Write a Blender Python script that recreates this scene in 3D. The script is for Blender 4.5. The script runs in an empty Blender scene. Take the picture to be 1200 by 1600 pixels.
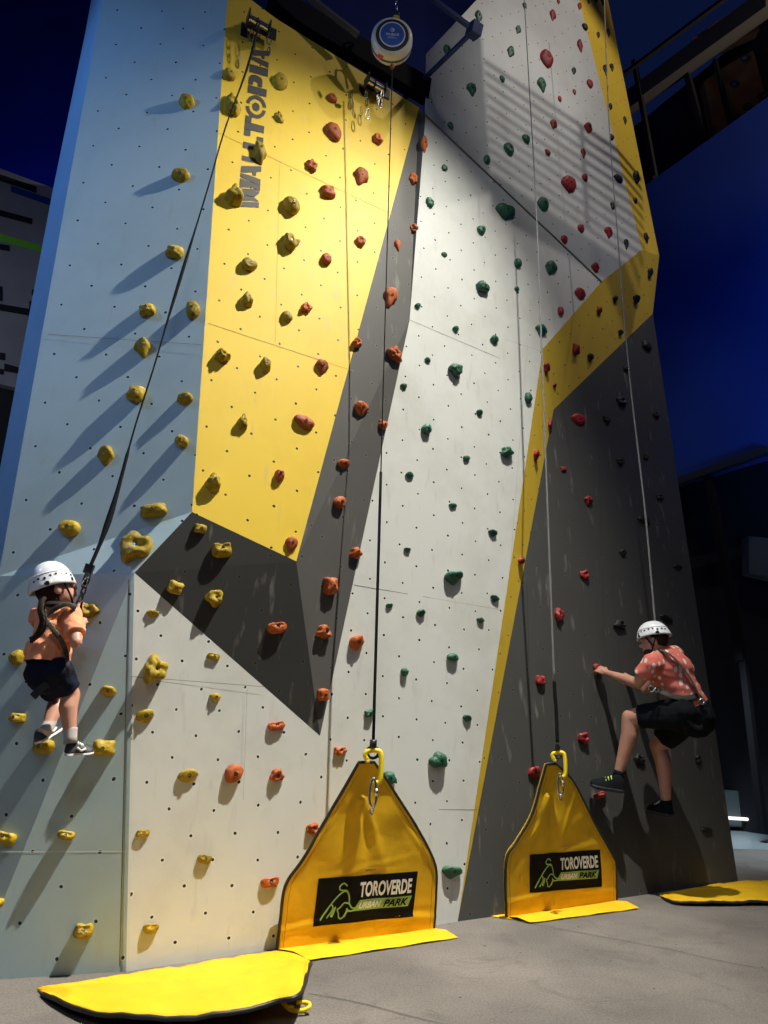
import bpy, bmesh, math, random
from math import sin, cos, tan, pi, radians, sqrt, atan2
from mathutils import Vector, Matrix, noise
from mathutils.bvhtree import BVHTree
random.seed(7)
V = Vector
sc = bpy.context.scene
COL = sc.collection
# ------------------------------------------------------------------ camera
FPX = 1109.0; PIT = radians(16.5); ROL = radians(1.5); CAMH = 1.25
F = V((0, cos(PIT), sin(PIT))); R0 = V((1, 0, 0)); U0 = V((0, -sin(PIT), cos(PIT)))
CU = U0*cos(ROL) - R0*sin(ROL); CR = R0*cos(ROL) + U0*sin(ROL)
O = V((0, 0, CAMH))
cd = bpy.data.cameras.new('camera'); cam = bpy.data.objects.new('camera', cd); COL.objects.link(cam)
cd.sensor_fit = 'VERTICAL'; cd.sensor_height = 36; cd.lens = 36*FPX/1600; cd.clip_end = 200; cd.clip_start = .02
cam.matrix_world = Matrix(((CR.x, CU.x, -F.x, O.x), (CR.y, CU.y, -F.y, O.y), (CR.z, CU.z, -F.z, O.z), (0, 0, 0, 1)))
sc.camera = cam
# ------------------------------------------------------------------ light
w = bpy.data.worlds.new('World'); sc.world = w; w.use_nodes = True
bg = w.node_tree.nodes['Background']; bg.inputs[0].default_value = (.05, .13, .62, 1); bg.inputs[1].default_value = .045
sc.view_settings.view_transform = 'Standard'; sc.view_settings.look = 'None'; sc.view_settings.exposure = 0; sc.view_settings.gamma = 1

def spot(name, loc, target, power, color, angle, blend, size=.05, falloff=None):
    ld = bpy.data.lights.new(name, 'SPOT'); o = bpy.data.objects.new(name, ld); COL.objects.link(o)
    o.location = loc; o.rotation_euler = (V(target)-V(loc)).to_track_quat('-Z', 'Y').to_euler()
    ld.energy = power; ld.color = color; ld.spot_size = radians(angle); ld.spot_blend = blend; ld.shadow_soft_size = size
    if falloff:
        ld.use_nodes = True; nt = ld.node_tree; em = nt.nodes['Emission']
        lf = nt.nodes.new('ShaderNodeLightFalloff'); lf.inputs['Strength'].default_value = falloff[1]
        nt.links.new(lf.outputs[falloff[0]], em.inputs['Strength'])
    return o
KEY = V((1.5, 3.72, 6.95))
spot('key_spotlight', KEY, (-.80, 4.6, 2.8), 1400, (1, .965, .86), 99, .95, .03, ('Constant', 1/16))
SEC = V((4.3, 3.2, 10.4))
spot('side_spotlight', SEC, (1.9, 6.0, 6.9), 340, (1, .90, .82), 78, .4, .036)
spot('upper_fill_light', (2.2, 1.6, 9.2), (1.9, 6.0, 7.2), 310, (1, .96, .92), 46, .9, .5)  # added fill that lifts the upper cream panel and softens its stripes
spot('left_wall_fill_light', (-6.0, 3.5, 4.5), (-4.6, 7.0, 4.6), 110, (.75, .82, 1), 90, 1, .3)  # added fill to brighten the striped wall at left
spot('floor_spotlight', (4.6, 2.6, 5.2), (2.4, 6.2, 1.4), 42, (1, .88, .74), 60, .8, .12)
spot('blue_spotlight', (-5.2, 1.2, 6.5), (-1.8, 4.2, 4.6), 430, (.22, .48, 1), 70, .8, .4)
spot('hall_fill_light', (.5, -3.5, 7.5), (.2, 4.8, 1.2), 285, (.97, .98, .93), 75, .9, 1.0)  # unseen fill light added behind the camera
spot('blue_wall_lamp', (4.5, 4.0, 2.5), (9.0, 8.2, 6.8), 900, (.06, .30, 1), 100, 1, .5)
spot('blue_wash_lamp', (-4.5, 9.5, 6.5), (-6, 14, 8.5), 1700, (.05, .14, 1), 110, 1, .5)

# ------------------------------------------------------------------ geometry helpers
def ray(u, v): return F*FPX + CR*(u-600) + CU*(800-v)
def at(u, v, Y): d = ray(u, v); return O + d*(Y/d.y)
def G(u, v, z=0): d = ray(u, v); return O + d*((z-CAMH)/d.z)
def on(u, v, p, n): d = ray(u, v); return O + d*((p-O).dot(n)/d.dot(n))
def axis_depth(p): return (p-O).dot(F)

def tag(o, label=None, cat=None, group=None, kind=None):
    if label: o['label'] = label
    if cat: o['category'] = cat
    if group: o['group'] = group
    if kind: o['kind'] = kind
    return o
def empty(name, loc, label=None, cat=None, group=None):
    o = bpy.data.objects.new(name, None); COL.objects.link(o); o.location = loc; o.empty_display_size = .1
    return tag(o, label, cat, group)
class MB:
    def __init__(s): s.v = []; s.f = []; s.m = []; s.uv = {}
    def add(s, vs, fs, m=0):
        b = len(s.v); s.v += [V(p) for p in vs]
        for f in fs: s.f.append([b+i for i in f]); s.m.append(m)
        return b
    def box(s, c, size, rot=None, m=0, bev=0):
        x, y, z = [k/2 for k in size]; rot = rot or Matrix.Identity(3)
        P = [V((a*x, b*y, d*z)) for a in (-1, 1) for b in (-1, 1) for d in (-1, 1)]
        s.add([V(c)+rot@p for p in P], [(0, 1, 3, 2), (4, 6, 7, 5), (0, 4, 5, 1), (2, 3, 7, 6), (0, 2, 6, 4), (1, 5, 7, 3)], m)
    def tube(s, pts, r, n=8, m=0, caps=True, flat=None, closed=False):
        pts = [V(p) for p in pts]; N = len(pts); rr = r if isinstance(r, (list, tuple)) else [r]*N
        ref = V((0, 0, 1)); vs = []; prev = None
        for i, p in enumerate(pts):
            if closed: t = pts[(i+1) % N]-pts[i-1]
            else: t = pts[min(i+1, N-1)]-pts[max(i-1, 0)]
            t = t.normalized() if t.length > 1e-9 else V((0, 0, 1))
            if prev is None:
                a = flat if flat is not None else (ref if abs(t.z) < .9 else V((1, 0, 0)))
                x = (a - t*a.dot(t)).normalized()
            else: x = (prev - t*prev.dot(t)).normalized()
            prev = x; y = t.cross(x)
            for k in range(n):
                th = 2*pi*k/n
                if flat is not None: vs.append(p + x*cos(th)*rr[i]*.12 + y*sin(th)*rr[i])
                else: vs.append(p + x*cos(th)*rr[i] + y*sin(th)*rr[i])
        fs = []
        for i in range(N if closed else N-1):
            for k in range(n):
                a = i*n+k; b = i*n+(k+1) % n; j = (i+1) % N; fs.append((a, b, j*n+(k+1) % n, j*n+k))
        if caps and not closed: fs.append(tuple(range(n))[::-1]); fs.append(tuple((N-1)*n+k for k in range(n)))
        s.add(vs, fs, m)
    def lathe(s, prof, o, ax, n=28, m=0):
        ax = V(ax).normalized(); x = ax.orthogonal().normalized(); y = ax.cross(x); o = V(o); vs = []; K = len(prof)
        for (r, h) in prof:
            for k in range(n): t = 2*pi*k/n; vs.append(o+ax*h+x*cos(t)*r+y*sin(t)*r)
        fs = [(i*n+k, i*n+(k+1) % n, (i+1)*n+(k+1) % n, (i+1)*n+k) for i in range(K-1) for k in range(n)]
        if prof[0][0] > 1e-5: fs.append(tuple(range(n))[::-1])
        if prof[-1][0] > 1e-5: fs.append(tuple((K-1)*n+k for k in range(n)))
        s.add(vs, fs, m)
    def torus(s, c, ax, R, r, n=20, k=8, m=0, sx=1, xdir=None):
        ax = V(ax).normalized(); x = V(xdir).normalized() if xdir is not None else ax.orthogonal().normalized(); y = ax.cross(x)
        s.tube([V(c)+x*cos(2*pi*i/n)*R*sx+y*sin(2*pi*i/n)*R for i in range(n)], r, k, m, closed=True)
    def build(s, name, mats, parent=None, smooth=False, loc=None, recalc=True):
        me = bpy.data.meshes.new(name); org = V(loc) if loc is not None else V((0, 0, 0))
        me.from_pydata([p-org for p in s.v], [], s.f)
        if not isinstance(mats, (list, tuple)): mats = [mats]
        for q in mats: me.materials.append(q)
        me.polygons.foreach_set('material_index', s.m)
        if recalc:
            bm = bmesh.new(); bm.from_mesh(me); bmesh.ops.recalc_face_normals(bm, faces=bm.faces); bm.to_mesh(me); bm.free()
        if smooth: me.polygons.foreach_set('use_smooth', [True]*len(me.polygons)); 
        me.update()
        o = bpy.data.objects.new(name, me); COL.objects.link(o); o.location = org
        if parent:
            o.parent = parent; o.location = org - parent.location if parent.type == 'EMPTY' or True else org
        return o
def autosmooth(o, ang=40):
    me = o.data; me.polygons.foreach_set('use_smooth', [True]*len(me.polygons))
    bm = bmesh.new(); bm.from_mesh(me)
    for e in bm.edges:
        if len(e.link_faces) == 2 and e.calc_face_angle(0) > radians(ang): e.smooth = False
    bm.to_mesh(me); bm.free(); return o
def smoothcurve(pts, n=8):
    pts = [V(p) for p in pts]; out = []
    for i in range(len(pts)-1):
        p0 = pts[max(i-1, 0)]; p1 = pts[i]; p2 = pts[i+1]; p3 = pts[min(i+2, len(pts)-1)]
        for k in range(n):
            t = k/n; out.append(.5*((2*p1)+(p2-p0)*t+(2*p0-5*p1+4*p2-p3)*t*t+(3*p1-p0-3*p2+p3)*t**3))
    out.append(pts[-1]); return out

# ------------------------------------------------------------------ materials
def S(c): return tuple(((x/255)/12.92 if x/255 <= .04045 else ((x/255+.055)/1.055)**2.4) for x in c)
def nodes(name):
    m = bpy.data.materials.new(name); m.use_nodes = True; nt = m.node_tree; return m, nt, nt.nodes['Principled BSDF']
def mat(name, col, rough=.5, metal=0, var=.0, scale=8, bump=0, bscale=60, col2=None, spec=.5, coord='Object', emit=None, coat=0):
    m, nt, b = nodes(name); L = nt.links.new
    b.inputs['Base Color'].default_value = (*col, 1); b.inputs['Roughness'].default_value = rough; b.inputs['Metallic'].default_value = metal
    b.inputs['Specular IOR Level'].default_value = spec; b.inputs['Coat Weight'].default_value = coat
    tc = nt.nodes.new('ShaderNodeTexCoord')
    if var or col2:
        n = nt.nodes.new('ShaderNodeTexNoise'); n.inputs['Scale'].default_value = scale; n.inputs['Detail'].default_value = 6; n.inputs['Roughness'].default_value = .6
        L(tc.outputs[coord], n.inputs['Vector'])
        r = nt.nodes.new('ShaderNodeValToRGB'); r.color_ramp.elements[0].position = .35; r.color_ramp.elements[1].position = .68
        c2 = col2 or tuple(c*(1-var) for c in col)
        r.color_ramp.elements[0].color = (*c2, 1); r.color_ramp.elements[1].color = (*col, 1)
        L(n.outputs['Fac'], r.inputs['Fac']); L(r.outputs['Color'], b.inputs['Base Color'])
    if bump:
        n2 = nt.nodes.new('ShaderNodeTexNoise'); n2.inputs['Scale'].default_value = bscale; n2.inputs['Detail'].default_value = 5
        L(tc.outputs[coord], n2.inputs['Vector'])
        bp = nt.nodes.new('ShaderNodeBump'); bp.inputs['Strength'].default_value = bump; bp.inputs['Distance'].default_value = .01
        L(n2.outputs['Fac'], bp.inputs['Height']); L(bp.outputs['Normal'], b.inputs['Normal'])
    if emit: b.inputs['Emission Color'].default_value = (*emit[0], 1); b.inputs['Emission Strength'].default_value = emit[1]
    return m
def panel_mat(name, col, rough=.55, dirt=(.62, .58, .5), dirt_amt=.35, hole=(.012, .012, .012), gx=.335, gy=.335, ring=1.12):
    """painted plywood: staggered T-nut holes drawn in panel metres (UV), faint chalk and scuffs"""
    m, nt, b = nodes(name); L = nt.links.new; N = nt.nodes.new
    uv = N('ShaderNodeUVMap'); sep = N('ShaderNodeSeparateXYZ'); L(uv.outputs[0], sep.inputs[0])
    def M(op, a, bb=None, c=None):
        q = N('ShaderNodeMath'); q.operation = op
        for i, x in enumerate((a, bb, c)):
            if x is None: continue
            if isinstance(x, (int, float)): q.inputs[i].default_value = x
            else: L(x, q.inputs[i])
        return q.outputs[0]
    tc = N('ShaderNodeTexCoord')
    jn = N('ShaderNodeTexNoise'); jn.inputs['Scale'].default_value = 1.3; L(uv.outputs[0], jn.inputs['Vector'])
    js = N('ShaderNodeSeparateColor'); L(jn.outputs['Color'], js.inputs[0])
    def grid(ox, oy):
        X = M('ADD', M('MULTIPLY_ADD', js.outputs[0], .16, sep.outputs[0]), ox*gx+50*gx); Y = M('ADD', M('MULTIPLY_ADD', js.outputs[1], .16, sep.outputs[1]), oy*gy+50*gy)
        dx = M('SUBTRACT', M('MODULO', X, gx), gx/2); dy = M('SUBTRACT', M('MODULO', Y, gy), gy/2)
        return M('SQRT', M('ADD', M('MULTIPLY', dx, dx), M('MULTIPLY', dy, dy)))
    d = M('MINIMUM', grid(0, 0), grid(.5, .5))
    hole_f = M('LESS_THAN', d, .0088); ring_f = M('LESS_THAN', d, .0145)
    n1 = N('ShaderNodeTexNoise'); n1.inputs['Scale'].default_value = 1.7; n1.inputs['Detail'].default_value = 7; n1.inputs['Roughness'].default_value = .65; L(tc.outputs['Object'], n1.inputs['Vector'])
    r1 = N('ShaderNodeValToRGB'); r1.color_ramp.elements[0].position = .45; r1.color_ramp.elements[1].position = .8
    r1.color_ramp.elements[0].color = (0, 0, 0, 1); r1.color_ramp.elements[1].color = (dirt_amt,)*3+(1,); L(n1.outputs['Fac'], r1.inputs['Fac'])
    mx = N('ShaderNodeMix'); mx.data_type = 'RGBA'; mx.inputs[6].default_value = (*col, 1); mx.inputs[7].default_value = tuple(c*k for c, k in zip(col, dirt))+(1,); L(r1.outputs[0], mx.inputs[0])
    # short scuffs
    mp = N('ShaderNodeMapping'); mp.inputs['Scale'].default_value = (14, 14, 3); mp.inputs['Rotation'].default_value = (.3, .4, .5); L(tc.outputs['Object'], mp.inputs[0])
    n3 = N('ShaderNodeTexNoise'); n3.inputs['Scale'].default_value = 1.2; n3.inputs['Detail'].default_value = 8; L(mp.outputs[0], n3.inputs['Vector'])
    r3 = N('ShaderNodeValToRGB'); r3.color_ramp.elements[0].position = .62; r3.color_ramp.elements[1].position = .74
    r3.color_ramp.elements[0].color = (0, 0, 0, 1); r3.color_ramp.elements[1].color = (.30,)*3+(1,); L(n3.outputs['Fac'], r3.inputs['Fac'])
    m2 = N('ShaderNodeMix'); m2.data_type = 'RGBA'; L(r3.outputs[0], m2.inputs[0]); L(mx.outputs[2], m2.inputs[6]); m2.inputs[7].default_value = (.35, .33, .3, 1)
    m3 = N('ShaderNodeMix'); m3.data_type = 'RGBA'; L(ring_f, m3.inputs[0]); L(m2.outputs[2], m3.inputs[6]); m3.inputs[7].default_value = tuple(min(.9, c*ring) for c in col)+(1,)
    m4 = N('ShaderNodeMix'); m4.data_type = 'RGBA'; L(hole_f, m4.inputs[0]); L(m3.outputs[2], m4.inputs[6]); m4.inputs[7].default_value = (*hole, 1)
    L(m4.outputs[2], b.inputs['Base Color']); b.inputs['Roughness'].default_value = rough; b.inputs['Specular IOR Level'].default_value = .35
    nb = N('ShaderNodeTexNoise'); nb.inputs['Scale'].default_value = 180; nb.inputs['Detail'].default_value = 3; L(tc.outputs['Object'], nb.inputs['Vector'])
    hh = M('MULTIPLY_ADD', hole_f, -3.0, nb.outputs['Fac'])
    bp = N('ShaderNodeBump'); bp.inputs['Strength'].default_value = .18; bp.inputs['Distance'].default_value = .003; L(hh, bp.inputs['Height']); L(bp.outputs[0], b.inputs['Normal'])
    return m
M_cream = panel_mat('cream_paint', (.57, .585, .555), gx=.27, gy=.27, dirt_amt=.5)
M_blue = panel_mat('pale_blue_paint', (.35, .46, .50))
M_yel = panel_mat('yellow_paint', (.78, .54, .045), ring=1.05, gx=.30, gy=.30)
M_grey = panel_mat('grey_paint', (.085, .083, .078), hole=(.02, .02, .02), ring=1.5)
M_dark = panel_mat('charcoal_paint', (.055, .057, .054), hole=(.015, .015, .015), ring=1.4)
M_dark_shaded = panel_mat('shaded_charcoal_paint', (.036, .037, .035), hole=(.012, .012, .012), ring=1.4)  # charcoal paint darkened: the overhang's grazing-light shade is put into its colour
M_seam = mat('panel_joint', (.14, .13, .11), .8)
M_seamd = mat('panel_joint_dark', (.022, .022, .02), .8)
M_trim = mat('edge_trim', (.55, .55, .5), .4)
M_hy = mat('mustard_resin', (.42, .285, .010), .6, spec=.3, var=.45, scale=14, bump=.5, bscale=90)
M_ho = mat('orange_resin', (.50, .115, .025), .6, spec=.3, var=.4, scale=14, bump=.5, bscale=90)
M_hg = mat('green_resin', (.020, .125, .060), .45, var=.4, scale=16, bump=.5, bscale=90)
M_hr = mat('red_resin', (.33, .02, .022), .5, var=.35, scale=14, bump=.5, bscale=90)
M_hk = mat('black_resin', (.014, .016, .018), .5, var=.3, scale=14, bump=.5, bscale=90)
def chalk(m, amt=.45):
    nt = m.node_tree; b = nt.nodes['Principled BSDF']; L = nt.links.new; src = b.inputs['Base Color'].links[0].from_socket
    g_ = nt.nodes.new('ShaderNodeNewGeometry'); oi = nt.nodes.new('ShaderNodeObjectInfo'); sp = nt.nodes.new('ShaderNodeSeparateXYZ'); L(g_.outputs['Normal'], sp.inputs[0])
    n = nt.nodes.new('ShaderNodeTexNoise'); n.inputs['Scale'].default_value = 22; n.inputs['Detail'].default_value = 8; n.inputs['Roughness'].default_value = .7
    tc = nt.nodes.new('ShaderNodeTexCoord'); va = nt.nodes.new('ShaderNodeVectorMath'); va.operation = 'ADD'; L(tc.outputs['Object'], va.inputs[0]); L(oi.outputs['Location'], va.inputs[1]); L(va.outputs[0], n.inputs[0])
    a = nt.nodes.new('ShaderNodeMath'); a.operation = 'MULTIPLY_ADD'; a.inputs[1].default_value = .12; L(sp.outputs['Z'], a.inputs[0]); L(n.outputs['Fac'], a.inputs[2])
    r = nt.nodes.new('ShaderNodeValToRGB'); r.color_ramp.elements[0].position = .56; r.color_ramp.elements[1].position = .78; r.color_ramp.elements[0].color = (0, 0, 0, 1); r.color_ramp.elements[1].color = (amt,)*3+(1,); L(a.outputs[0], r.inputs[0])
    mx = nt.nodes.new('ShaderNodeMix'); mx.data_type = 'RGBA'; L(r.outputs[0], mx.inputs[0]); L(src, mx.inputs[6]); mx.inputs[7].default_value = (.52, .47, .42, 1)
    hs = nt.nodes.new('ShaderNodeHueSaturation'); mr = nt.nodes.new('ShaderNodeMapRange'); L(oi.outputs['Random'], mr.inputs[0]); mr.inputs[3].default_value = .85; mr.inputs[4].default_value = 1.2; L(mr.outputs[0], hs.inputs['Value']); L(mx.outputs[2], hs.inputs['Color']); L(hs.outputs[0], b.inputs['Base Color'])
for q_, a_m in ((M_hy, .35), (M_ho, .35), (M_hg, .18), (M_hr, .18), (M_hk, .08)): chalk(q_, a_m)
M_steel = mat('steel', (.62, .62, .6), .25, 1)
M_bolt = mat('dark_bolt', (.03, .03, .03), .4, .6)
M_black = mat('black_metal', (.012, .013, .016), .45)
M_navy = mat('navy_metal', (.03, .05, .16), .4, .3)
M_web = mat('black_webbing', (.010, .011, .013), .85, bump=.4, bscale=400, spec=.12)
M_webg = mat('grey_webbing', (.24, .24, .235), .7, bump=.4, bscale=400)
M_vinyl = mat('yellow_vinyl', (.80, .475, .010), .62, var=.16, scale=5, bump=.35, bscale=9, spec=.3)
M_pipe = mat('black_piping', (.012, .012, .012), .5)
M_decal = mat('black_print', (.006, .006, .006), .7, spec=.1)
M_white = mat('white_print', (.8, .8, .76), .5)
M_lime = mat('green_print', (.27, .47, .12), .5)
M_yplastic = mat('yellow_plastic', (.82, .62, .02), .35)
M_navypaint = mat('navy_print', (.01, .05, .2), .4)

# ------------------------------------------------------------------ the tower
PB = G(197, 1518); PC = G(715, 1440); PD = G(1153, 1377)
ncr = (PC-PB).cross(V((0, 0, 1))).normalized()
P2 = at(210, 895, 4.0); P3 = at(300, 800, 4.10); P4 = at(463, 877, 4.44); P7 = at(355, 0, 4.22)
nye = (P4-P3).cross(P7-P3).normalized()
def cream(u, v): return on(u, v, PB, ncr)
P5 = cream(500, 1150); P6 = on(655, 168, P3, nye)
P2 = at(210, 895, min(4.0, cream(210, 895).y-.02))
E1 = cream(640, 500); E2 = cream(665, 180)
C2 = cream(848, 545); C3 = cream(940, 440); C5 = at(905, 0, 6.42); nup = (C3-E2).cross(C5-E2).normalized(); C4 = on(1003, 390, E2, nup); print('C4', C4)
D3 = at(1020, 490, 7.1); nda = (PD-PC).cross(D3-PC).normalized()
D2 = on(865, 640, PC, nda); C6 = at(1030, 400, max(C4.y+.3, 6.9))
def zup(p, dz): return p+V((0, 0, dz))
P7b = on(372, -170, P3, nye)
L0 = G(-45, 1533); Lm = at(-2, 900, 4.07); nbl = (P3-Lm).cross(P7-Lm).normalized(); Lt = on(105, 300, Lm, nbl); Ltt = on(160, 0, Lm, nbl); Lttt = on(186, -140, Lm, nbl); P7t = on(372, -170, Lm, nbl)
for q_ in (Lt, Ltt, Lttt, P7t): print('blue y', q_.y)
S0 = at(-75, 1535, 4.3); S0.z = 0; Sm = at(-32, 900, 4.35); St = at(83, 295, Lt.y+.28); St2 = at(133, 52, Ltt.y+.28); Stt = at(168, -140, Lttt.y+.28)
Etop = on(666, 84, E2, nup); Etop2 = on(752, -8, E2, nup); Etop3 = on(850, -150, E2, nup)
C5t = on(868, -150, E2, nup); C6t = at(950, 0, 7.05); C6tt = at(921, -150, 7.1)

tower = empty('climbing_tower', PB, 'tall faceted indoor climbing wall with pale blue, yellow, cream and charcoal panels', 'climbing wall')
WALL_TRIS = []   # (verts, key)
BACK = V((-.0, .045, 0))
def mk_panel(name, key, pts, m, label=None, seams=(), seam_m=None, thick=.03, uvrot=0.0):
    pts = [V(p) for p in pts]; n = V((0, 0, 0))
    for i in range(len(pts)): n += (pts[i]-pts[0]).cross(pts[(i+1) % len(pts)]-pts[0])
    n.normalize()
    if n.dot(O-pts[0]) < 0: pts = pts[::-1]; n = -n
    bm = bmesh.new(); uvl = bm.loops.layers.uv.new('UVMap')
    X = V((0, 0, 1)).cross(n).normalized(); Y = n.cross(X).normalized()
    if uvrot: q = Matrix.Rotation(uvrot, 3, n); X = q@X; Y = q@Y
    fv = [bm.verts.new(p) for p in pts]; f = bm.faces.new(fv)
    bv = [bm.verts.new(p - n*thick*.2 + V((0, thick, 0))) for p in pts]
    bf = bm.faces.new(bv[::-1])
    for i in range(len(pts)):
        j = (i+1) % len(pts); q = bm.faces.new((fv[i], bv[i], bv[j], fv[j]))
    bmesh.ops.triangulate(bm, faces=[f])
    for s in seams:
        a, b = [V(p) for p in s[:2]]; wd = s[2] if len(s) > 2 else .0035
        t = (b-a).normalized(); side = t.cross(n).normalized()*wd/2; off = n*.0015
        q = bm.faces.new([bm.verts.new(p) for p in (a-side+off, b-side+off, b+side+off, a+side+off)]); q.material_index = s[3] if len(s) > 3 else 1
    for fc in bm.faces:
        for l in fc.loops: d = l.vert.co; l[uvl].uv = (d.dot(X), d.dot(Y))
    bm.normal_update(); me = bpy.data.meshes.new(name)
    for fc in bm.faces:
        if fc.material_index == 0 and fc.normal.dot(n) > .2:
            pass
    tmp = [[l.vert.co.copy() for l in fc.loops] for fc in bm.faces if len(fc.verts) == 3 and fc.material_index == 0]
    for t3 in tmp: WALL_TRIS.append((t3, key))
    for vtx in bm.verts: vtx.co -= tower.location
    bm.to_mesh(me); bm.free(); me.materials.append(m); me.materials.append(seam_m or M_seam); me.materials.append(M_trim)
    o = bpy.data.objects.new(name, me); COL.objects.link(o); o.parent = tower
    if label: o['label'] = label
    return o, n
def onp(u, v, a, b, c):
    n = (b-a).cross(c-a); return on(u, v, a, n)
# blue face
mk_panel('wall_panel', 'blue', [L0, PB, P2, Lm], M_blue, 'pale blue panel at the foot of the left face', seams=[
    (onp(2, 1331, L0, PB, P2), onp(199, 1330, L0, PB, P2), .004, 2), (onp(187, 1510, L0, PB, P2), onp(201, 905, L0, PB, P2), .004)])
mk_panel('wall_panel', 'blue', [Lm, P2, P3], M_blue, 'pale blue panel above the joint line of the left face')
mk_panel('wall_panel', 'blue', [Lm, P3, P7, Lt], M_blue, 'tall pale blue panel of the left face', seams=[(onp(75, 523, Lm, P3, Lt)+V((0, -.004, 0)), onp(315, 540, Lm, P3, Lt)+V((0, -.01, 0)), .003)])
mk_panel('wall_panel', 'blue', [Lt, P7, P7t, Lttt, Ltt], M_blue, 'uppermost pale blue panel of the left face')
for q, nm in (([S0, L0, Lm, Sm], ''), ([Sm, Lm, Lt, St], ''), ([St, Lt, Ltt, St2], ''), ([St2, Ltt, Lttt, Stt], '')):
    mk_panel('edge_panel', 'edge', q, mat('bright_blue_edge', (.26, .42, .62), .5, var=.1, scale=3), 'narrow bright blue bevel down the left edge')
# lower left cream
KB = G(620, 1454.5)
mk_panel('wall_panel', 'creamlow', [PB, KB, P5, P2], M_cream, 'cream panel below the charcoal overhang', seams=[
    (on(204, 1057, PB, (KB-PB).cross(P2-PB)), on(412, 1073, PB, (KB-PB).cross(P2-PB)), .003),
    (on(386, 1075, PB, (KB-PB).cross(P2-PB)), on(380, 1250, PB, (KB-PB).cross(P2-PB)), .0015),
    (PB+(P2-PB)*.005+V((.012, -.004, 0)), P2+V((.012, -.004, -.02)), .006, 2)])
# charcoal beak
mk_panel('wall_panel', 'wedge', [P2, P5, P4, P3], M_dark_shaded, 'charcoal overhanging panel shaped like a beak', seam_m=M_seamd)
# yellow
mk_panel('wall_panel', 'yellow', [P3, P4, P6, on(433, 30, P3, nye), on(385, -6, P3, nye), P7b, P7], M_yel, 'yellow panel carrying the dark lettering', seams=[
    (on(325, 505, P3, nye), on(553, 580, P3, nye), .003), (on(340, 207, P3, nye), on(612, 335, P3, nye), .003),
    (on(437, 255, P3, nye), on(430, 535, P3, nye), .0015)], seam_m=mat('yellow_joint', (.42, .31, .05), .7))
# grey flank
mk_panel('wall_panel', 'flank', [P4, P5, E1], M_grey, 'grey side face of the yellow block, lower part', seam_m=M_seamd)
mk_panel('wall_panel', 'flank', [P4, E1, E2, P6], M_grey, 'grey side face of the yellow block, upper part', seam_m=M_seamd)
# cream centre
mk_panel('wall_panel', 'cream', [KB, PC, C2, C3, E2, E1, P5], M_cream, 'broad cream panel in the middle of the wall', seams=[
    (cream(640, 500), cream(781, 560), .003), (cream(553, 914), cream(672, 934), .003), (cream(672, 934), cream(784, 953), .0015),
    (cream(668, 1265), cream(745, 1265), .003), (cream(822, 560), cream(796, 900), .0015), (cream(790, 530), cream(848, 550), .0015)])
mk_panel('wall_panel', 'creamup', [E2, C3, Etop], M_cream, 'upper cream panel, left corner')
mk_panel('wall_panel', 'creamup', [Etop, C3, C4, C5, Etop2], M_cream, 'upper cream panel leaning back above the crease')
mk_panel('wall_panel', 'creamup', [Etop2, C5, C5t, Etop3], M_cream, 'topmost cream panel')
mk_panel('crease_joint', 'none', [E2+ncr*-.004+V((0, -.012, -.012)), C3+V((0, -.012, -.012)), C3+V((0, -.012, .0)), E2+V((0, -.012, 0))], M_seam)
# yellow band and strip
mk_panel('yellow_band', 'band', [PC, C2, D2], M_yel, 'thin yellow stripe between cream and charcoal')
mk_panel('yellow_band', 'band', [C2, C3, C4, C6, D3, D2], M_yel, 'broad diagonal yellow underside', seams=[])
mk_panel('yellow_band', 'strip', [C4, C5, C6t, C6], M_yel, 'long yellow strip up the right edge')
mk_panel('yellow_band', 'strip', [C5, C5t, C6tt, C6t], M_yel, 'top of the long yellow strip')
# charcoal right
mk_panel('wall_panel', 'dark', [PC, PD, D3, D2], M_dark, 'large charcoal panel on the right', seams=[
    (on(823, 905, PC, nda), on(831, 1215, PC, nda), .005), (on(934, 665, PC, nda), on(944, 1010, PC, nda), .003), (on(955, 900, PC, nda), on(972, 1080, PC, nda), .003)], seam_m=M_seamd)
# hidden body of the tower
mb = MB()
def back(p, d=2.2): return V((p.x, p.y+d, p.z))
def quad(a, b, m=0, d=2.2): mb.add([a+V((0, .05, 0)), b+V((0, .05, 0)), back(b, d), back(a, d)], [(0, 1, 2, 3)], m)
for a, b in ((S0, Sm), (Sm, St), (St, St2), (St2, Stt)): quad(a, b)
MS = mb; mb = MB()
for a, b in ((PD, D3), (D3, C6), (C6, C6t), (C6t, C6tt)): quad(a, b, 0, 1.5)
M_side = mat('unpainted_side', (.05, .06, .08), .8); mb.build('side_wall', M_side, tower, recalc=False); MS.build('side_wall', M_side, tower, recalc=False)
BV = BVHTree.FromPolygons([p for t, k in WALL_TRIS for p in t], [(3*i, 3*i+1, 3*i+2) for i in range(len(WALL_TRIS))])
def hit(u, v):
    d = ray(u, v).normalized(); loc, n, i, dist = BV.ray_cast(O, d)
    if loc is None: return None
    if n.dot(d) > 0: n = -n
    return loc, n, WALL_TRIS[i][1]

# ------------------------------------------------------------------ lettering on the yellow face (reads upwards)
def lw(u, v, off=.003): return on(u, v, P3, nye) + (nye if nye.dot(O-P3) > 0 else -nye)*off
mbL = MB()
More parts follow.
